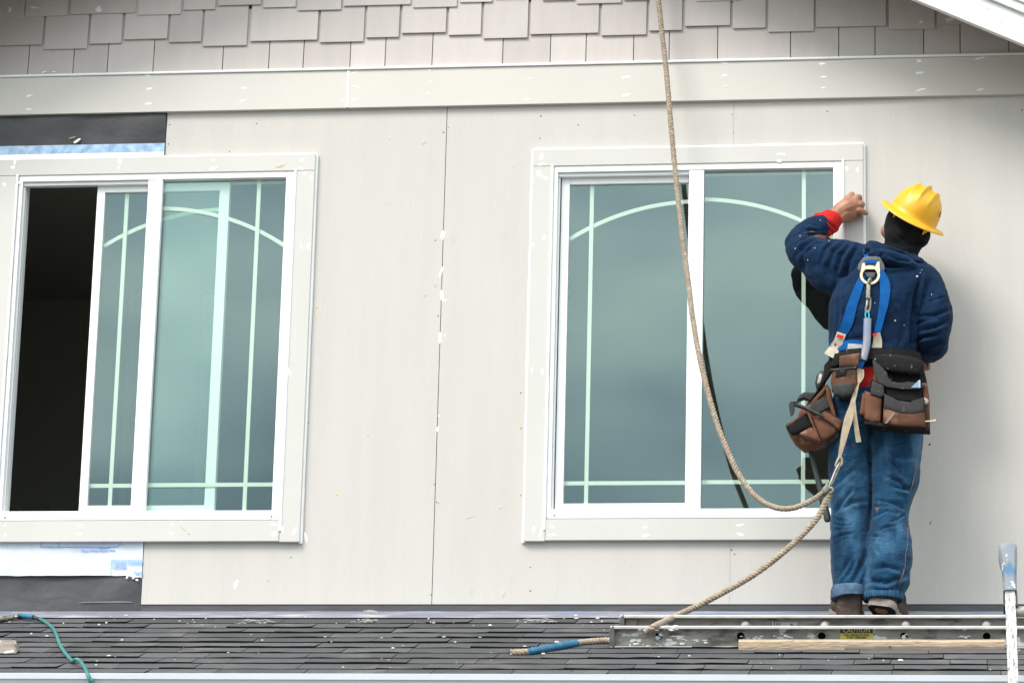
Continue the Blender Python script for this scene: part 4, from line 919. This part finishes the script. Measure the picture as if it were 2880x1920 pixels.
mb = MB(); mb.tube(spline([pz(q) for q in ((2362, 1300, dz+.028), (2350, 1322, dz+.04), (2336, 1358, dz+.05), (2331, 1370, dz+.05), (2338, 1362, dz+.045), (2350, 1336, dz+.035), (2363, 1306, dz+.026), (2362, 1300, dz+.028))], 5), .0042, 8); mb.build('carabiner', m_steel, ln, smooth=50)
dr = dz+.05

# ------------------------------------------------------------------ climbing rope and its grab
rp = thing('climbing_rope', 'long twisted tan rope hanging across the right window and lying over the ladder', 'rope', pz((2000, 1500, .6)))
k_ = 2880/2352
def dd(v): t = max(0, min(1, v/1165)); return .13+(dr-.13)*t**1.25
top = [(1836, -260, .10), (1845, -110, .115)]+[(u*k_, v*k_, dd(v)) for u, v in ((1513, 5), (1521, 80), (1530, 160), (1545, 330), (1556, 440), (1567, 540), (1580, 640), (1592, 735), (1609, 830), (1637, 940), (1665, 1020), (1700, 1094), (1740, 1143), (1782, 1165), (1822, 1166), (1862, 1150), (1896, 1128))]
mb = MB(); twist(mb, [pz(q) for q in top], .0108); mb.build('rope_strand', m_rope, rp, smooth=70)
pA = P(2336, 1385, -dr)
low = [pA]+[P(u*k_, v*k_, -d) for u, v, d in ((1897, 1150, dr), (1880, 1185, dr+.004), (1850, 1220, dr+.01), (1800, 1267, dr+.02), (1730, 1320, dr+.03), (1640, 1371, dr+.05), (1560, 1411, dr+.075))]+[RR(1838, 1762, .092), RR(1800, 1790, .03), RR(1760, 1808, .016), RR(1716, 1800, .020), RR(1660, 1803, .018), RR(1620, 1808, .018), RR(1560, 1819, .020), RR(1490, 1831, .020), RR(1438, 1834, .018)]
low_s = low
mb = MB(); twist(mb, low, .0118); mb.build('rope_strand', m_rope, rp, smooth=70)
mb = MB(); q = [RR(1483, 1832, .020), RR(1520, 1826, .021), RR(1560, 1819, .021), RR(1600, 1811.5, .020), RR(1621, 1808, .019)]
C, t = resample(spline(q, 8), .006); mb.tube(C, [.0142*(1+.09*math.sin(i*1.9)) for i in range(len(C))], 12); mb.build('tape_wrap', m_rtape, rp, smooth=70)
gr = thing('rope_grab', 'small worn metal rope grab where the lanyard meets the rope', 'rope grab', pz((2325, 1380, dr)))
mb = MB(); pillow(mb, [(2312, 1376), (2326, 1361), (2336, 1368), (2334, 1380), (2322, 1390), (2313, 1390)], dr-.014, dr+.014, .004); mb.build('clamp_body', m_clamp, gr, smooth=40)
mb = MB(); mb.tube(spline([pz(q) for q in ((2330, 1372, dr+.012), (2340, 1372, dr+.018), (2342, 1382, dr+.016), (2333, 1386, dr+.010))], 5), .0045, 8); mb.build('shackle', m_steel, gr, smooth=50)

# ------------------------------------------------------------------ tool belt
tb = thing('tool_belt', 'brown leather and black tool belt with pouches round the worker\'s hips', 'tool belt', pz((2460, 1100, .45)))
b = MB(); R = []
def hoop(v0, v1, uL, uR, d, ry, t, n=40):
    R = []
    for i in range(n):
        a = 2*math.pi*i/n; ca, sa = math.cos(a), math.sin(a); rg = []
        for v, g in ((v0, 0), (v1, 0), (v1, t), (v0, t)):
            c = P((uL+uR)/2, v, -d); rx = (uR-uL)/2/PXM; rg.append(c+np.array([(rx+g)*abs(ca)**.85*np.sign(ca), (ry+g)*abs(sa)**.85*np.sign(sa), 0]))
        R.append(rg)
    return MB().rings(R+[R[0]], caps=False)
hoop(1003, 1034, 2335, 2588, .325, .136, .005).build('belt', m_nylon, tb, smooth=50)
# small centre pouch
cp_ = MB(); pillow(cp_, [(2342, 1042), (2410, 1036), (2414, 1085), (2404, 1108), (2385, 1119), (2360, 1115), (2343, 1100), (2337, 1082)], .44, .495, .014); cp = cp_.build('centre_pouch', m_leather, tb, smooth=55)
mb = MB(); pillow(mb, [(2362, 1003), (2419, 995), (2416, 1018), (2413, 1034), (2361, 1036), (2360, 1020)], .475, .505, .008); mb.build('pouch_lid', m_leather, cp, smooth=55)
mb = MB(); pillow(mb, [(2338, 1085), (2372, 1080), (2402, 1078), (2404, 1100), (2392, 1115), (2372, 1120), (2350, 1113), (2340, 1100)], .485, .510, .012); mb.build('pouch_base', m_nylon_c, cp, smooth=55)
mb = MB(); pillow(mb, [(2336, 1038), (2408, 1032), (2409, 1037), (2338, 1044)], .49, .512, .001); mb.build('binding', m_nylon_c, cp, smooth=55)
mb = MB(); pillow(mb, [(2352, 1040), (2382, 1039), (2380, 1058), (2350, 1062)], .50, .512, .002); mb.build('flap', m_nylon, cp, smooth=55)
mb = MB(); pillow(mb, [(2348, 998), (2420, 988), (2424, 1000), (2362, 1006), (2352, 1035), (2336, 1036)], .44, .485, .004); mb.build('pouch_back', m_nylon, cp, smooth=55)
# big right-hand pouch
rb_ = MB(); pillow(rb_, [(2455, 1012), (2500, 1008), (2560, 1012), (2592, 1024), (2600, 1044), (2608, 1080), (2614, 1120), (2616, 1214), (2560, 1208), (2500, 1204), (2460, 1198), (2444, 1080), (2458, 1060)], .445, .485, .008)
rb = rb_.build('nail_pouch', m_nylon, tb, smooth=55)
def pc(poly, d0, d1, puff, m, name, inset=.84): mb = MB(); pillow(mb, poly, d0, d1, puff, 0, inset); return mb.build(name, m, rb, smooth=55)
pc([(2457, 1003), (2500, 1000), (2560, 1006), (2596, 1020), (2600, 1036), (2588, 1058), (2520, 1052), (2470, 1044)], .47, .525, .012, m_nylon, 'padded_top')
pc([(2432, 1100), (2482, 1118), (2478, 1192), (2452, 1192), (2432, 1180)], .49, .515, .012, m_leather, 'side_pocket')
pc([(2454, 1074), (2486, 1086), (2488, 1114), (2478, 1121), (2448, 1111)], .495, .530, .004, m_nylon_c, 'pocket_band')
pc([(2426, 1107), (2445, 1108), (2440, 1150), (2436, 1172), (2417, 1168)], .47, .495, .010, m_leather, 'tool_tube')
pc([(2485, 1148), (2525, 1160), (2560, 1164), (2600, 1154), (2604, 1205), (2560, 1204), (2510, 1200), (2484, 1192)], .505, .540, .012, m_leather, 'front_pocket')
pc([(2488, 1110), (2500, 1120), (2530, 1130), (2560, 1134), (2580, 1132), (2597, 1120), (2600, 1158), (2570, 1168), (2530, 1164), (2486, 1150)], .515, .552, .004, m_nylon_c, 'pocket_band')
pc([(2490, 1091), (2530, 1097), (2588, 1096), (2596, 1112), (2590, 1124), (2570, 1131), (2540, 1130), (2505, 1120), (2492, 1106)], .495, .518, .003, m_nylon, 'pocket_lining')
pc([(2455, 1018), (2460, 1016), (2466, 1045), (2480, 1072), (2500, 1084), (2540, 1090), (2582, 1090), (2600, 1082), (2600, 1088), (2584, 1096), (2540, 1096), (2496, 1090), (2474, 1078), (2460, 1050)], .505, .535, .003, m_nylon_c, 'binding', .97)
pc([(2459, 1050), (2474, 1078), (2480, 1082), (2455, 1074)], .49, .515, .003, m_leather, 'pouch_side')
pc([(2430, 1190), (2480, 1196), (2540, 1204), (2615, 1208), (2616, 1216), (2550, 1212), (2480, 1206), (2433, 1198)], .46, .535, .002, m_nylon, 'pouch_base')
pc([(2594, 1080), (2607, 1080), (2613, 1115), (2614, 1205), (2600, 1205), (2597, 1115)], .475, .515, .006, m_leather, 'side_gusset')
mb = MB(); q = [pz(p) for p in ((2490, 1190, .557), (2503, 1174, .560), (2513, 1160, .562))]; mb.tube(q, .0014, 6); mb.tube([a+np.array([.004, 0, 0]) for a in q], .0014, 6)
mb.build('stitching', m_webtan, rb)
mb = MB(); mb.tube(spline([pz(p) for p in ((2600, 1185, .53), (2616, 1184, .525), (2630, 1182, .515), (2628, 1178, .50))], 5), .0032, 8); mb.build('wire_hook', m_gold, rb, smooth=50)
mb = MB(); pillow(mb, [(2600, 1118), (2612, 1124), (2611, 1134), (2601, 1140), (2598, 1128)], .525, .532, .002); mb.build('rivet_plate', m_steel, rb, smooth=50)
# left-hand pouch, swung out and down
def lz(*q): return [(2200+x/5.407, 1000+y/5.407) for x, y in q]
lb_ = MB(); pillow(lb_, lz((690, 480), (740, 540), (830, 960), (935, 1030), (870, 1160), (720, 1330), (480, 1430), (330, 1450), (200, 1340), (110, 1200), (60, 1090), (230, 990), (290, 850), (440, 720), (560, 600)), .33, .42, .020)
lb = lb_.build('fastener_pouch', m_leather, tb, smooth=55)
def pl(poly, d0, d1, puff, m, name, inset=.84): mb = MB(); pillow(mb, lz(*poly), d0, d1, puff, 0, inset); return mb.build(name, m, lb, smooth=55)
pl([(440, 740), (640, 640), (740, 790), (600, 870), (540, 920), (400, 840)], .42, .452, .004, m_nylon_c, 'pocket_lining')
pl([(60, 1090), (230, 985), (380, 880), (470, 1100), (330, 1150), (220, 1200), (140, 1210)], .42, .455, .008, m_nylon, 'pocket_band')
pl([(260, 1200), (440, 1100), (490, 1130), (585, 1300), (540, 1330), (400, 1280)], .43, .465, .014, m_leather, 'front_pocket')
pl([(440, 950), (600, 910), (820, 1030), (850, 1170), (680, 1310), (600, 1330), (510, 1130)], .42, .448, .014, m_leather, 'side_pocket')
pl([(590, 880), (650, 850), (940, 1020), (870, 1140), (620, 960)], .445, .470, .010, m_leather, 'tool_tube')
pl([(740, 1250), (850, 1140), (870, 1230), (780, 1320), (690, 1330)], .41, .435, .004, m_nylon_c, 'pouch_corner')
pl([(660, 490), (720, 500), (830, 960), (790, 970), (690, 690)], .425, .458, .004, m_leather, 'hanger')
pl([(430, 730), (650, 480), (670, 520), (620, 600), (480, 740)], .42, .45, .003, m_leather, 'hanger')
pl([(360, 840), (400, 850), (590, 1310), (560, 1320)], .44, .475, .003, m_leather, 'seam_piping')
pl([(540, 560), (790, 100), (830, 130), (720, 300), (450, 700), (370, 770)], .40, .44, .003, m_nylon, 'suspender')
pl([(230, 680), (290, 600), (340, 570), (520, 580), (560, 590), (430, 690), (330, 660), (240, 688)], .36, .40, .004, m_nylon_c, 'hammer_loop')
pl([(640, 160), (760, 20), (850, 10), (880, 60), (870, 180), (760, 210), (680, 330), (620, 420)], .40, .43, .006, m_nylon, 'belt_pad')
# tape measure, pry bar, hammer, square: things that ride in the pouches
tm = thing('tape_measure', 'round black and silver tape measure clipped on the belt left of the small pouch', 'tape measure', pz((2306, 1076, .41)))
mb = MB(); pillow(mb, lz((530, 310), (590, 250), (650, 260), (680, 330), (650, 430), (590, 540), (530, 550), (505, 440)), .37, .42, .012, 0, .8, 4); mb.build('tape_case', m_black, tm, smooth=60)
mb = MB(); pillow(mb, lz((550, 320), (590, 275), (615, 310), (595, 370), (570, 450), (530, 420)), .425, .436, .003); mb.build('badge', mat('badge_silver', (.5, .48, .45), (.09, .08, .08), 60, .4, contrast=(.45, .55)), tm, smooth=60)
pb = thing('pry_bar', 'black hooked pry bar stuck through the tube of the left pouch', 'pry bar', pz((2275, 1150, .48)))
mb = MB(); q = lz((640, 930), (470, 855), (330, 790), (210, 745), (178, 720)); C = [P(u, v, -.476) for u, v in q]; mb.tube(C, [.007, .007, .008, .009, .010], 6); mb.build('bar', m_pry, pb, smooth=40)
mb = MB(); R = []
for (u, v), w_ in zip(lz((225, 720), (170, 705), (150, 740), (148, 800), (150, 860), (145, 915)), (9, 12, 12, 11, 9, 4)):
    c = P(u, v, -.476); h_ = w_/PXM*.7; R.append([c+np.array([-h_, -.009, 0]), c+np.array([h_, -.009, .003]), c+np.array([h_, .009, .003]), c+np.array([-h_, .009, 0])])
mb.rings(R); mb.build('claw', m_pry, pb, bevel=.002)
hm = thing('hammer', 'hammer with dark green and black grip hanging below the left pouch', 'hammer', pz((2300, 1350, .36)))
q = [(2160+x/3.015, 1240+y/3.015) for x, y in ((350, 40), (385, 180), (425, 330), (455, 440), (480, 540), (505, 660), (510, 684))]
mb = MB(); mb.tube(spline([P(u, v, -.345) for u, v in q], 4), list(spline([(r, 0, 0) for r in (7.5, 7, 8.5, 9.5, 8.5, 10, 6)], 4)[:, 0]/PXM), 12, flat=.8); mb.build('handle', m_grip, hm, smooth=60)
c = P(2272, 1232, -.345); mb = MB(); mb.tube([c+np.array([-.055, 0, .012]), c+np.array([-.045, 0, .010]), c+np.array([-.02, 0, .005]), c+np.array([.012, 0, 0])], [.015, .015, .010, .011], 12); mb.tube([c+np.array([.012, 0, 0]), c+np.array([.045, 0, -.012]), c+np.array([.075, 0, -.036])], [.011, .010, .004], 8, flat=1.5); mb.build('head', m_pry, hm, smooth=50)
sq = thing('speed_square', 'pale blue triangular square poking out of the right pouch', 'square', pz((2575, 1082, .5)))
mb = MB(); tri = [(2562, 1090), (2585, 1068), (2588, 1069), (2588, 1090)]
def flat(mb, poly, d0, d1): W = [P(u, v, -(d0+d1)/2) for u, v in poly]; return mb.prism([(a[0], a[2]) for a in W], -d1, -d0)
flat(mb, tri, .541, .545); mb.build('blade', m_sq, sq)
mb = MB(); flat(mb, [(2584, 1070), (2588.5, 1069), (2588.5, 1090), (2584, 1090)], .5455, .551); mb.build('fence', mat('pale_edge', (.36, .43, .53), None), sq)

# ------------------------------------------------------------------ ladder lying on the roof
XD, SDv, NV = np.array([1., 0, 0]), RP(0, 1)-RP(0, 0), np.array([0, -ST, CT])
SF, SB, H0, H1 = .98, .69, .008, .088
xf, xb = P(1715, 1790, -.95)[0], P(1745, 1745, -.66)[0]; XE = 4.3
ladder = thing('ladder', 'weathered aluminium ladder lying on its side along the porch roof with a caution sticker', 'ladder', RP((xf+XE)/2, .83, 0))
def rb_box(mb, x0, x1, s0, s1, h0, h1, mi=0): return mb.obox(RP(x0, s0, h0), XD*(x1-x0), SDv*(s1-s0), NV*(h1-h0), mi)
hx_f = [1.0248, 1.3319, 1.6344, 1.9402, 2.2440, 2.549, 2.854, 3.16, 3.465, 3.77, 4.07]
for s_, x0, nm in ((SF, xf, 'front'), (SB, xb, 'back')):
    web = MB(); rb_box(web, x0+.004, XE, s_-.003, s_, H0, H1)
    rail = web.build('rail', m_alu_f if nm == 'front' else m_alu, ladder)
    mb = MB(); rb_box(mb, x0+.004, XE, s_+.0002, s_+.026, H1-.0035, H1+.0002); rb_box(mb, x0+.004, XE, s_+.0225, s_+.0262, H1-.0075, H1-.0037); mb.build('flange', m_edge, rail, bevel=.0006)
    mb = MB(); rb_box(mb, x0+.004, XE, s_+.0002, s_+.026, H0-.0002, H0+.0035); rb_box(mb, x0+.004, XE, s_+.0225, s_+.0262, H0+.0037, H0+.0065); mb.build('flange', m_edge, rail, bevel=.0006)
    mb = MB(); pf = [(x0, H0+.014), (x0+.014, H0), (x0+.020, H0), (x0+.020, H1), (x0+.010, H1+.001), (x0+.002, H1-.008), (x0, H1-.016)]
    mb.rings([[RP(a, s_-.005, c_) for a, c_ in pf], [RP(a, s_+.027, c_) for a, c_ in pf]]); mb.build('end_cap', m_cap, rail, bevel=.002)
    if nm == 'front':
        for h_ in (H0+.026, H0+.054):
            mb = MB(); mb.tube([RP(x0+.035, s_, h_), RP(x0+.035, s_+.006, h_)], .008, 12); mb.build('rivet', m_alu, rail, bevel=.002)
    else:
        mb = MB(); rb_box(mb, x0+.0215, x0+.066, s_+.0003, s_+.012, H0+.004, H1-.008); mb.build('wood_spacer', m_plank, rail, bevel=.003)
hh = H0+.042
for x in hx_f:
    mb = MB(); mb.tube([RP(x, SB, hh), RP(x, SF-.0035, hh)], .0165, 16); rg = mb.build('rung', m_alu, ladder, smooth=50)
    mb = MB(); R = []
    for i in range(24):                              # flared rung end on the front rail, its dark inside a black disc
        a = 2*math.pi*i/24; ca, sa = math.cos(a), math.sin(a)
        R.append([RP(x+ca*r, SF+q, hh+sa*r) for r, q in ((.0215, .0003), (.020, .005), (.0165, .006), (.0145, .003), (.0142, .0004))])
    mb.rings(R+[R[0]], caps=False); mb.build('rung_end', m_alu_f, rg, smooth=60)
    mb = MB(); mb.tube([RP(x, SF+.0002, hh), RP(x, SF+.0008, hh)], .0150, 20); mb.build('rung_hole_shade', m_hole_shade, rg)  # solid disc coloured as the shade inside the tube
    mb = MB(); R = []
    for i in range(24):
        a = 2*math.pi*i/24; ca, sa = math.cos(a), math.sin(a); R.append([RP(x+ca*r, SB+q, hh+sa*r) for r, q in ((.024, .0004), (.023, .006), (.0165, .009), (.0163, .001))])
    mb.rings(R+[R[0]], caps=False); mb.build('rung_collar', m_alu, rg, smooth=60)
# hardened foam splashed along the front rail
mb = MB(); rd = random.Random(4)
for (a, b_, h0, h1, n, rmx) in ((1795, 1905, H1-.014, H1+.003, 34, .007), (1770, 1870, H0+.0, H0+.012, 10, .004), (1880, 1925, .035, .05, 12, .007), (1905, 1985, .02, .035, 12, .006), (2085, 2235, .03, .052, 30, .006), (1845, 1862, .03, .065, 10, .008), (2538, 2560, .035, .06, 9, .007), (1775, 1800, .02, .04, 8, .008), (2696, 2728, .044, .05, 9, .006)):
    for i in range(n):
        u = rd.uniform(a, b_); x = P(u, 1790, -.95)[0]; h_ = rd.uniform(h0, h1); r = rd.uniform(.002, rmx); s0 = SF+.001 if h_ < H1-.02 else SF+rd.uniform(.015, .028)
        mb.ball(RP(x, s0, h_), r*rd.uniform(1, 1.8), r*.45, r*rd.uniform(.5, 1), np.array([XD, SDv, NV]), 8)
tag(mb.build('foam_splashes', m_caulk, ladder, smooth=70), kind='stuff')
# stickers
AXN = (XD, NV)
def stick(x0, x1, h0, h1, s_, m, name, par=ladder, t=.0004): mb = MB(); rb_box(mb, x0, x1, s_, s_+t, h0, h1); return mb.build(name, m, par)
cx0, cx1 = P(2362, 1780, -.95)[0], P(2456, 1780, -.95)[0]; cm = (cx0+cx1)/2
st = stick(cx0, cx1, H0+.006, H1-.006, SF+.0006, m_yel_st, 'caution_sticker')
stick(cx0+.001, cx1-.001, H1-.027, H1-.0065, SF+.0011, m_blk_st, 'black_panel', st)
text('CAUTION', .0225, RP(cm, SF+.0020, H1-.0168), *AXN, m_yel_st, st, 'lettering', .0003, .0004)
text('THIS LADDER SECTION', .0090, RP(cm, SF+.0016, H1-.0345), *AXN, m_blk_st, st, 'lettering', .0003, .0003)
text('IS NOT DESIGNED', .0090, RP(cm, SF+.0016, H1-.0435), *AXN, m_blk_st, st, 'lettering', .0003, .0003)
ax0, ax1 = P(2168, 1750, -.66)[0], P(2245, 1750, -.66)[0]
s2 = MB(); pf = [(ax0, .030), (ax1-.010, .030), (ax1, .0615), (ax1-.05, .061), (ax0+.012, .064), (ax0, .0635)]
s2.rings([[RP(a, SB+.0005, c_) for a, c_ in pf], [RP(a, SB+.001, c_) for a, c_ in pf]]); s2 = s2.build('arrow_sticker', m_sil_st, ladder)
mb = MB()
for pf in ([(ax0+.040, .0425), (ax0+.075, .0425), (ax0+.075, .036), (ax0+.096, .0455), (ax0+.075, .056), (ax0+.075, .0475), (ax0+.040, .0475)],):
    mb.rings([[RP(a, SB+.0011, c_) for a, c_ in pf], [RP(a, SB+.0016, c_) for a, c_ in pf]])
for i in range(4):
    for j in range(5): rb_box(mb, ax0+.020+i*.0050, ax0+.0228+i*.0050, SB+.0011, SB+.0015, .0385+j*.0045, .0417+j*.0045)
for a in (ax0+.0005, ax0+.0125): rb_box(mb, a, a+.0032, SB+.0011, SB+.0015, .034, .063)
mb.build('lettering', m_blk_st, s2)

# plank leaning on the front rail, block at the left, air hose
x0, x1 = P(2077, 1810, -1.0)[0], P(2827, 1810, -1.0)[0]
pk = thing('wood_plank', 'raw split two-by-four lying in front of the ladder rail', 'plank', RP((x0+x1)/2, 1.03, 0))
sP = SF+.030; n = 60; R = []; rd = random.Random(9)
zt = P(2400, 1794, -1.0); hT = .043
for i in range(n+1):
    x = x0+(x1-x0)*i/n; w1 = .0022*mnoise.noise(Vector((x*5, 0, 0))); w2 = .004*mnoise.noise(Vector((x*13, 4, 0))) if x > x0+.35 else .0008*mnoise.noise(Vector((x*13, 4, 0)))
    R.append([RP(x, sP, .006+w1), RP(x, sP+.038, .006+w1), RP(x, sP+.038+.3*w2, .022+w2), RP(x, sP+.032+w2, .038+w1+.5*w2), RP(x, sP+.022, hT+w1), RP(x, sP, hT+w1)])
mb = MB(); mb.rings(R); mb.m = [1 if i < n*6 and ((i % 6 in (2, 3)) or (i % 6 == 1 and i < 6*24)) else 0 for i in range(len(mb.f))]
mb.build('timber', [m_plank, m_plank_t], pk, smooth=25)
MB().ball(RP(x0+.56, sP+.0385, .024), .004, .004, .004).build('nail_head', m_steel, pk, smooth=60)
bx = RR(50, 1838, .012)
bl = thing('wood_block', 'weathered grey wood block at the left edge of the shingled roof', 'wood block', bx)
def bz(x, y): return (x/6.817, 1690+y/6.817)
A = [RR(*bz(-420, 1005), .013), RR(*bz(325, 1000), .013), RR(*bz(390, 930), .013), RR(*bz(-300, 925), .013)]
up_ = np.array([0, 0, .040]); up2 = np.array([0, 0, .036])
mb = MB(); T_ = [A[0]+up_*1.0+[.0, .028, .006], A[1]+up2*1.0+[-.022, .030, .004], A[2]+up_+[-.02, .0, 0], A[3]+up_]
mb.hexa(A+T_); mb.build('timber', m_block, bl, bevel=.005)
ah = thing('air_hose', 'teal air hose with a blue taped coupler running down over the gutter at left', 'hose', RR(150, 1790, .01))
hp_ = [RR(*bz(770, 340), .020)]+[RR(*bz(a, b_), .016+q) for a, b_, q in ((880, 405, 0), (970, 475, 0), (1040, 555, 0), (1085, 650, 0), (1115, 740, 0), (1160, 850, 0), (1225, 955, 0), (1300, 1050, 0), (1370, 1130, .0), (1400, 1148, .004), (1440, 1118, .022), (1490, 1112, .028), (1545, 1150, .026), (1590, 1215, .022))]
for a, b_, y in ((1640, 1295, -1.60), (1688, 1420, -1.652), (1735, 1560, -1.655), (1780, 1720, -1.652)): u, v = bz(a, b_); hp_.append(P(u, v, y))
e1 = hp_[-1]; hp_ += [e1+np.array([.02, .0, -.5]), e1+np.array([.1, -.05, -1.6]), np.array([e1[0]+.12, e1[1]-.1, GROUND+.02])]
mb = MB(); C, t = resample(spline(hp_, 8), .012); mb.tube(C, .0068, 10); mb.build('tube', m_hose, ah, smooth=60)
mb = MB(); C, t = resample(spline([RR(*bz(355, 268), .022), RR(*bz(480, 280), .026), RR(*bz(640, 308), .024)], 8), .006); mb.tube(C, [.0105*(1+.06*math.sin(i*1.4)) for i in range(len(C))], 12); mb.build('tape_wrap', m_rtape, ah, smooth=60)
mb = MB(); mb.tube(spline([RR(*bz(630, 306), .024), RR(*bz(710, 328), .020), RR(*bz(785, 350), .018)], 5), .0075, 10); mb.build('strain_relief', m_black, ah, smooth=60)
mb = MB(); q = [RR(*bz(a, b_), .022) for a, b_ in ((-120, 360), (20, 345), (60, 335), (62, 335), (150, 322), (152, 322), (200, 316), (202, 316), (260, 305), (262, 305), (330, 285), (360, 272))]
mb.tube(q, [.009, .009, .0095, .013, .013, .008, .008, .0105, .0105, .0075, .0095, .008], 14); mb.build('coupler', m_brass, ah, smooth=40)
MB().ball(RR(*bz(310, 290), .030), .006, .006, .005).build('coupler_ball', m_edge, ah, smooth=60)

# ------------------------------------------------------------------ ladder leaning on the gutter at the right edge
yq = -1.70
tp = P(2838, 1577, yq); bt_ = P(2849, 1920, yq-.02)
dirL = np.array([.0, -.27, -1.0]); dirL /= np.linalg.norm(dirL)
def LPt(u, v, y): return P(u, v, y)
a0 = P(2840, 1640, yq); a1 = P(2849.5, 1920, yq-.12)
dv = (a1-a0)/np.linalg.norm(a1-a0); foot = a0+dv*((GROUND-a0[2])/dv[2])
l2 = thing('ladder', 'white peeling wooden ladder leaning on the gutter, its stile tipped with a blue-grey rubber mitt', 'ladder', foot)
sx = np.cross(dv, np.array([0, 1., 0])); sx /= np.linalg.norm(sx)
if sx[0] < 0: sx = -sx
fy = np.cross(sx, dv); fy /= np.linalg.norm(fy)
if fy[1] > 0: fy = -fy
hw = 12.6/720
def stile(off):
    n = 90; R = []; Ln = np.linalg.norm(foot-a0); rdn = random.Random(int(off*10)+3)
    for i in range(n+1):
        c = a0+dv*Ln*(i/n)**1.6+sx*off; j = [rdn.uniform(-.0012, .0012) for _ in range(4)]
        R.append([c-sx*(hw+j[0])+fy*.03, c+sx*(hw+j[1])+fy*.03, c+sx*(hw+j[2])-fy*.03, c-sx*(hw+j[3])-fy*.03])
    st_ = MB().rings(R).build('stile', m_pole, l2, bevel=.002)
    mb = MB(); R = []
    for t_, w_, q_ in ((.0505, 17, .040), (0.0, 16.8, .040), (-.05, 18.5, .043), (-.10, 23.2, .046), (-.128, 23.6, .046), (-.133, 21.5, .042)):
        c = a0+dv*(t_-.005)+sx*(off+(-.0035 if w_ > 20 else 0)); w2 = w_/720
        R.append([c-sx*w2+fy*q_*.7, c-sx*w2*.7+fy*q_, c+sx*w2*.7+fy*q_, c+sx*w2+fy*q_*.7, c+sx*w2-fy*q_*.7, c+sx*w2*.7-fy*q_, c-sx*w2*.7-fy*q_, c-sx*w2-fy*q_*.7])
    mb.rings(R); mb.build('rubber_mitt', m_mitt, st_, smooth=50)
    for sg in (-1, 1):
        c = a0+dv*.055+sx*(off+sg*(hw+.0042)); mb = MB(); mb.obox(c-sx*.003-fy*.03, sx*.006, fy*.06, dv*.05); mb.build('mitt_clip', m_black, st_, bevel=.001)
stile(0); stile(.42)
t0 = .112
for k in range(8):
    c = a0+dv*(t0+.305*k*1.0)
    if c[2] < GROUND+.2: break
    MB().tube([c+sx*(hw-.002), c+sx*(.42-hw+.002)], .0195, 16).build('rung', m_alu, l2, smooth=50)
for k in range(8, 16):
    c = a0+dv*(t0+.305*k)
    if c[2] < GROUND+.1: break
    MB().tube([c+sx*(hw-.002), c+sx*(.42-hw+.002)], .0195, 16).build('rung', m_alu, l2, smooth=50)
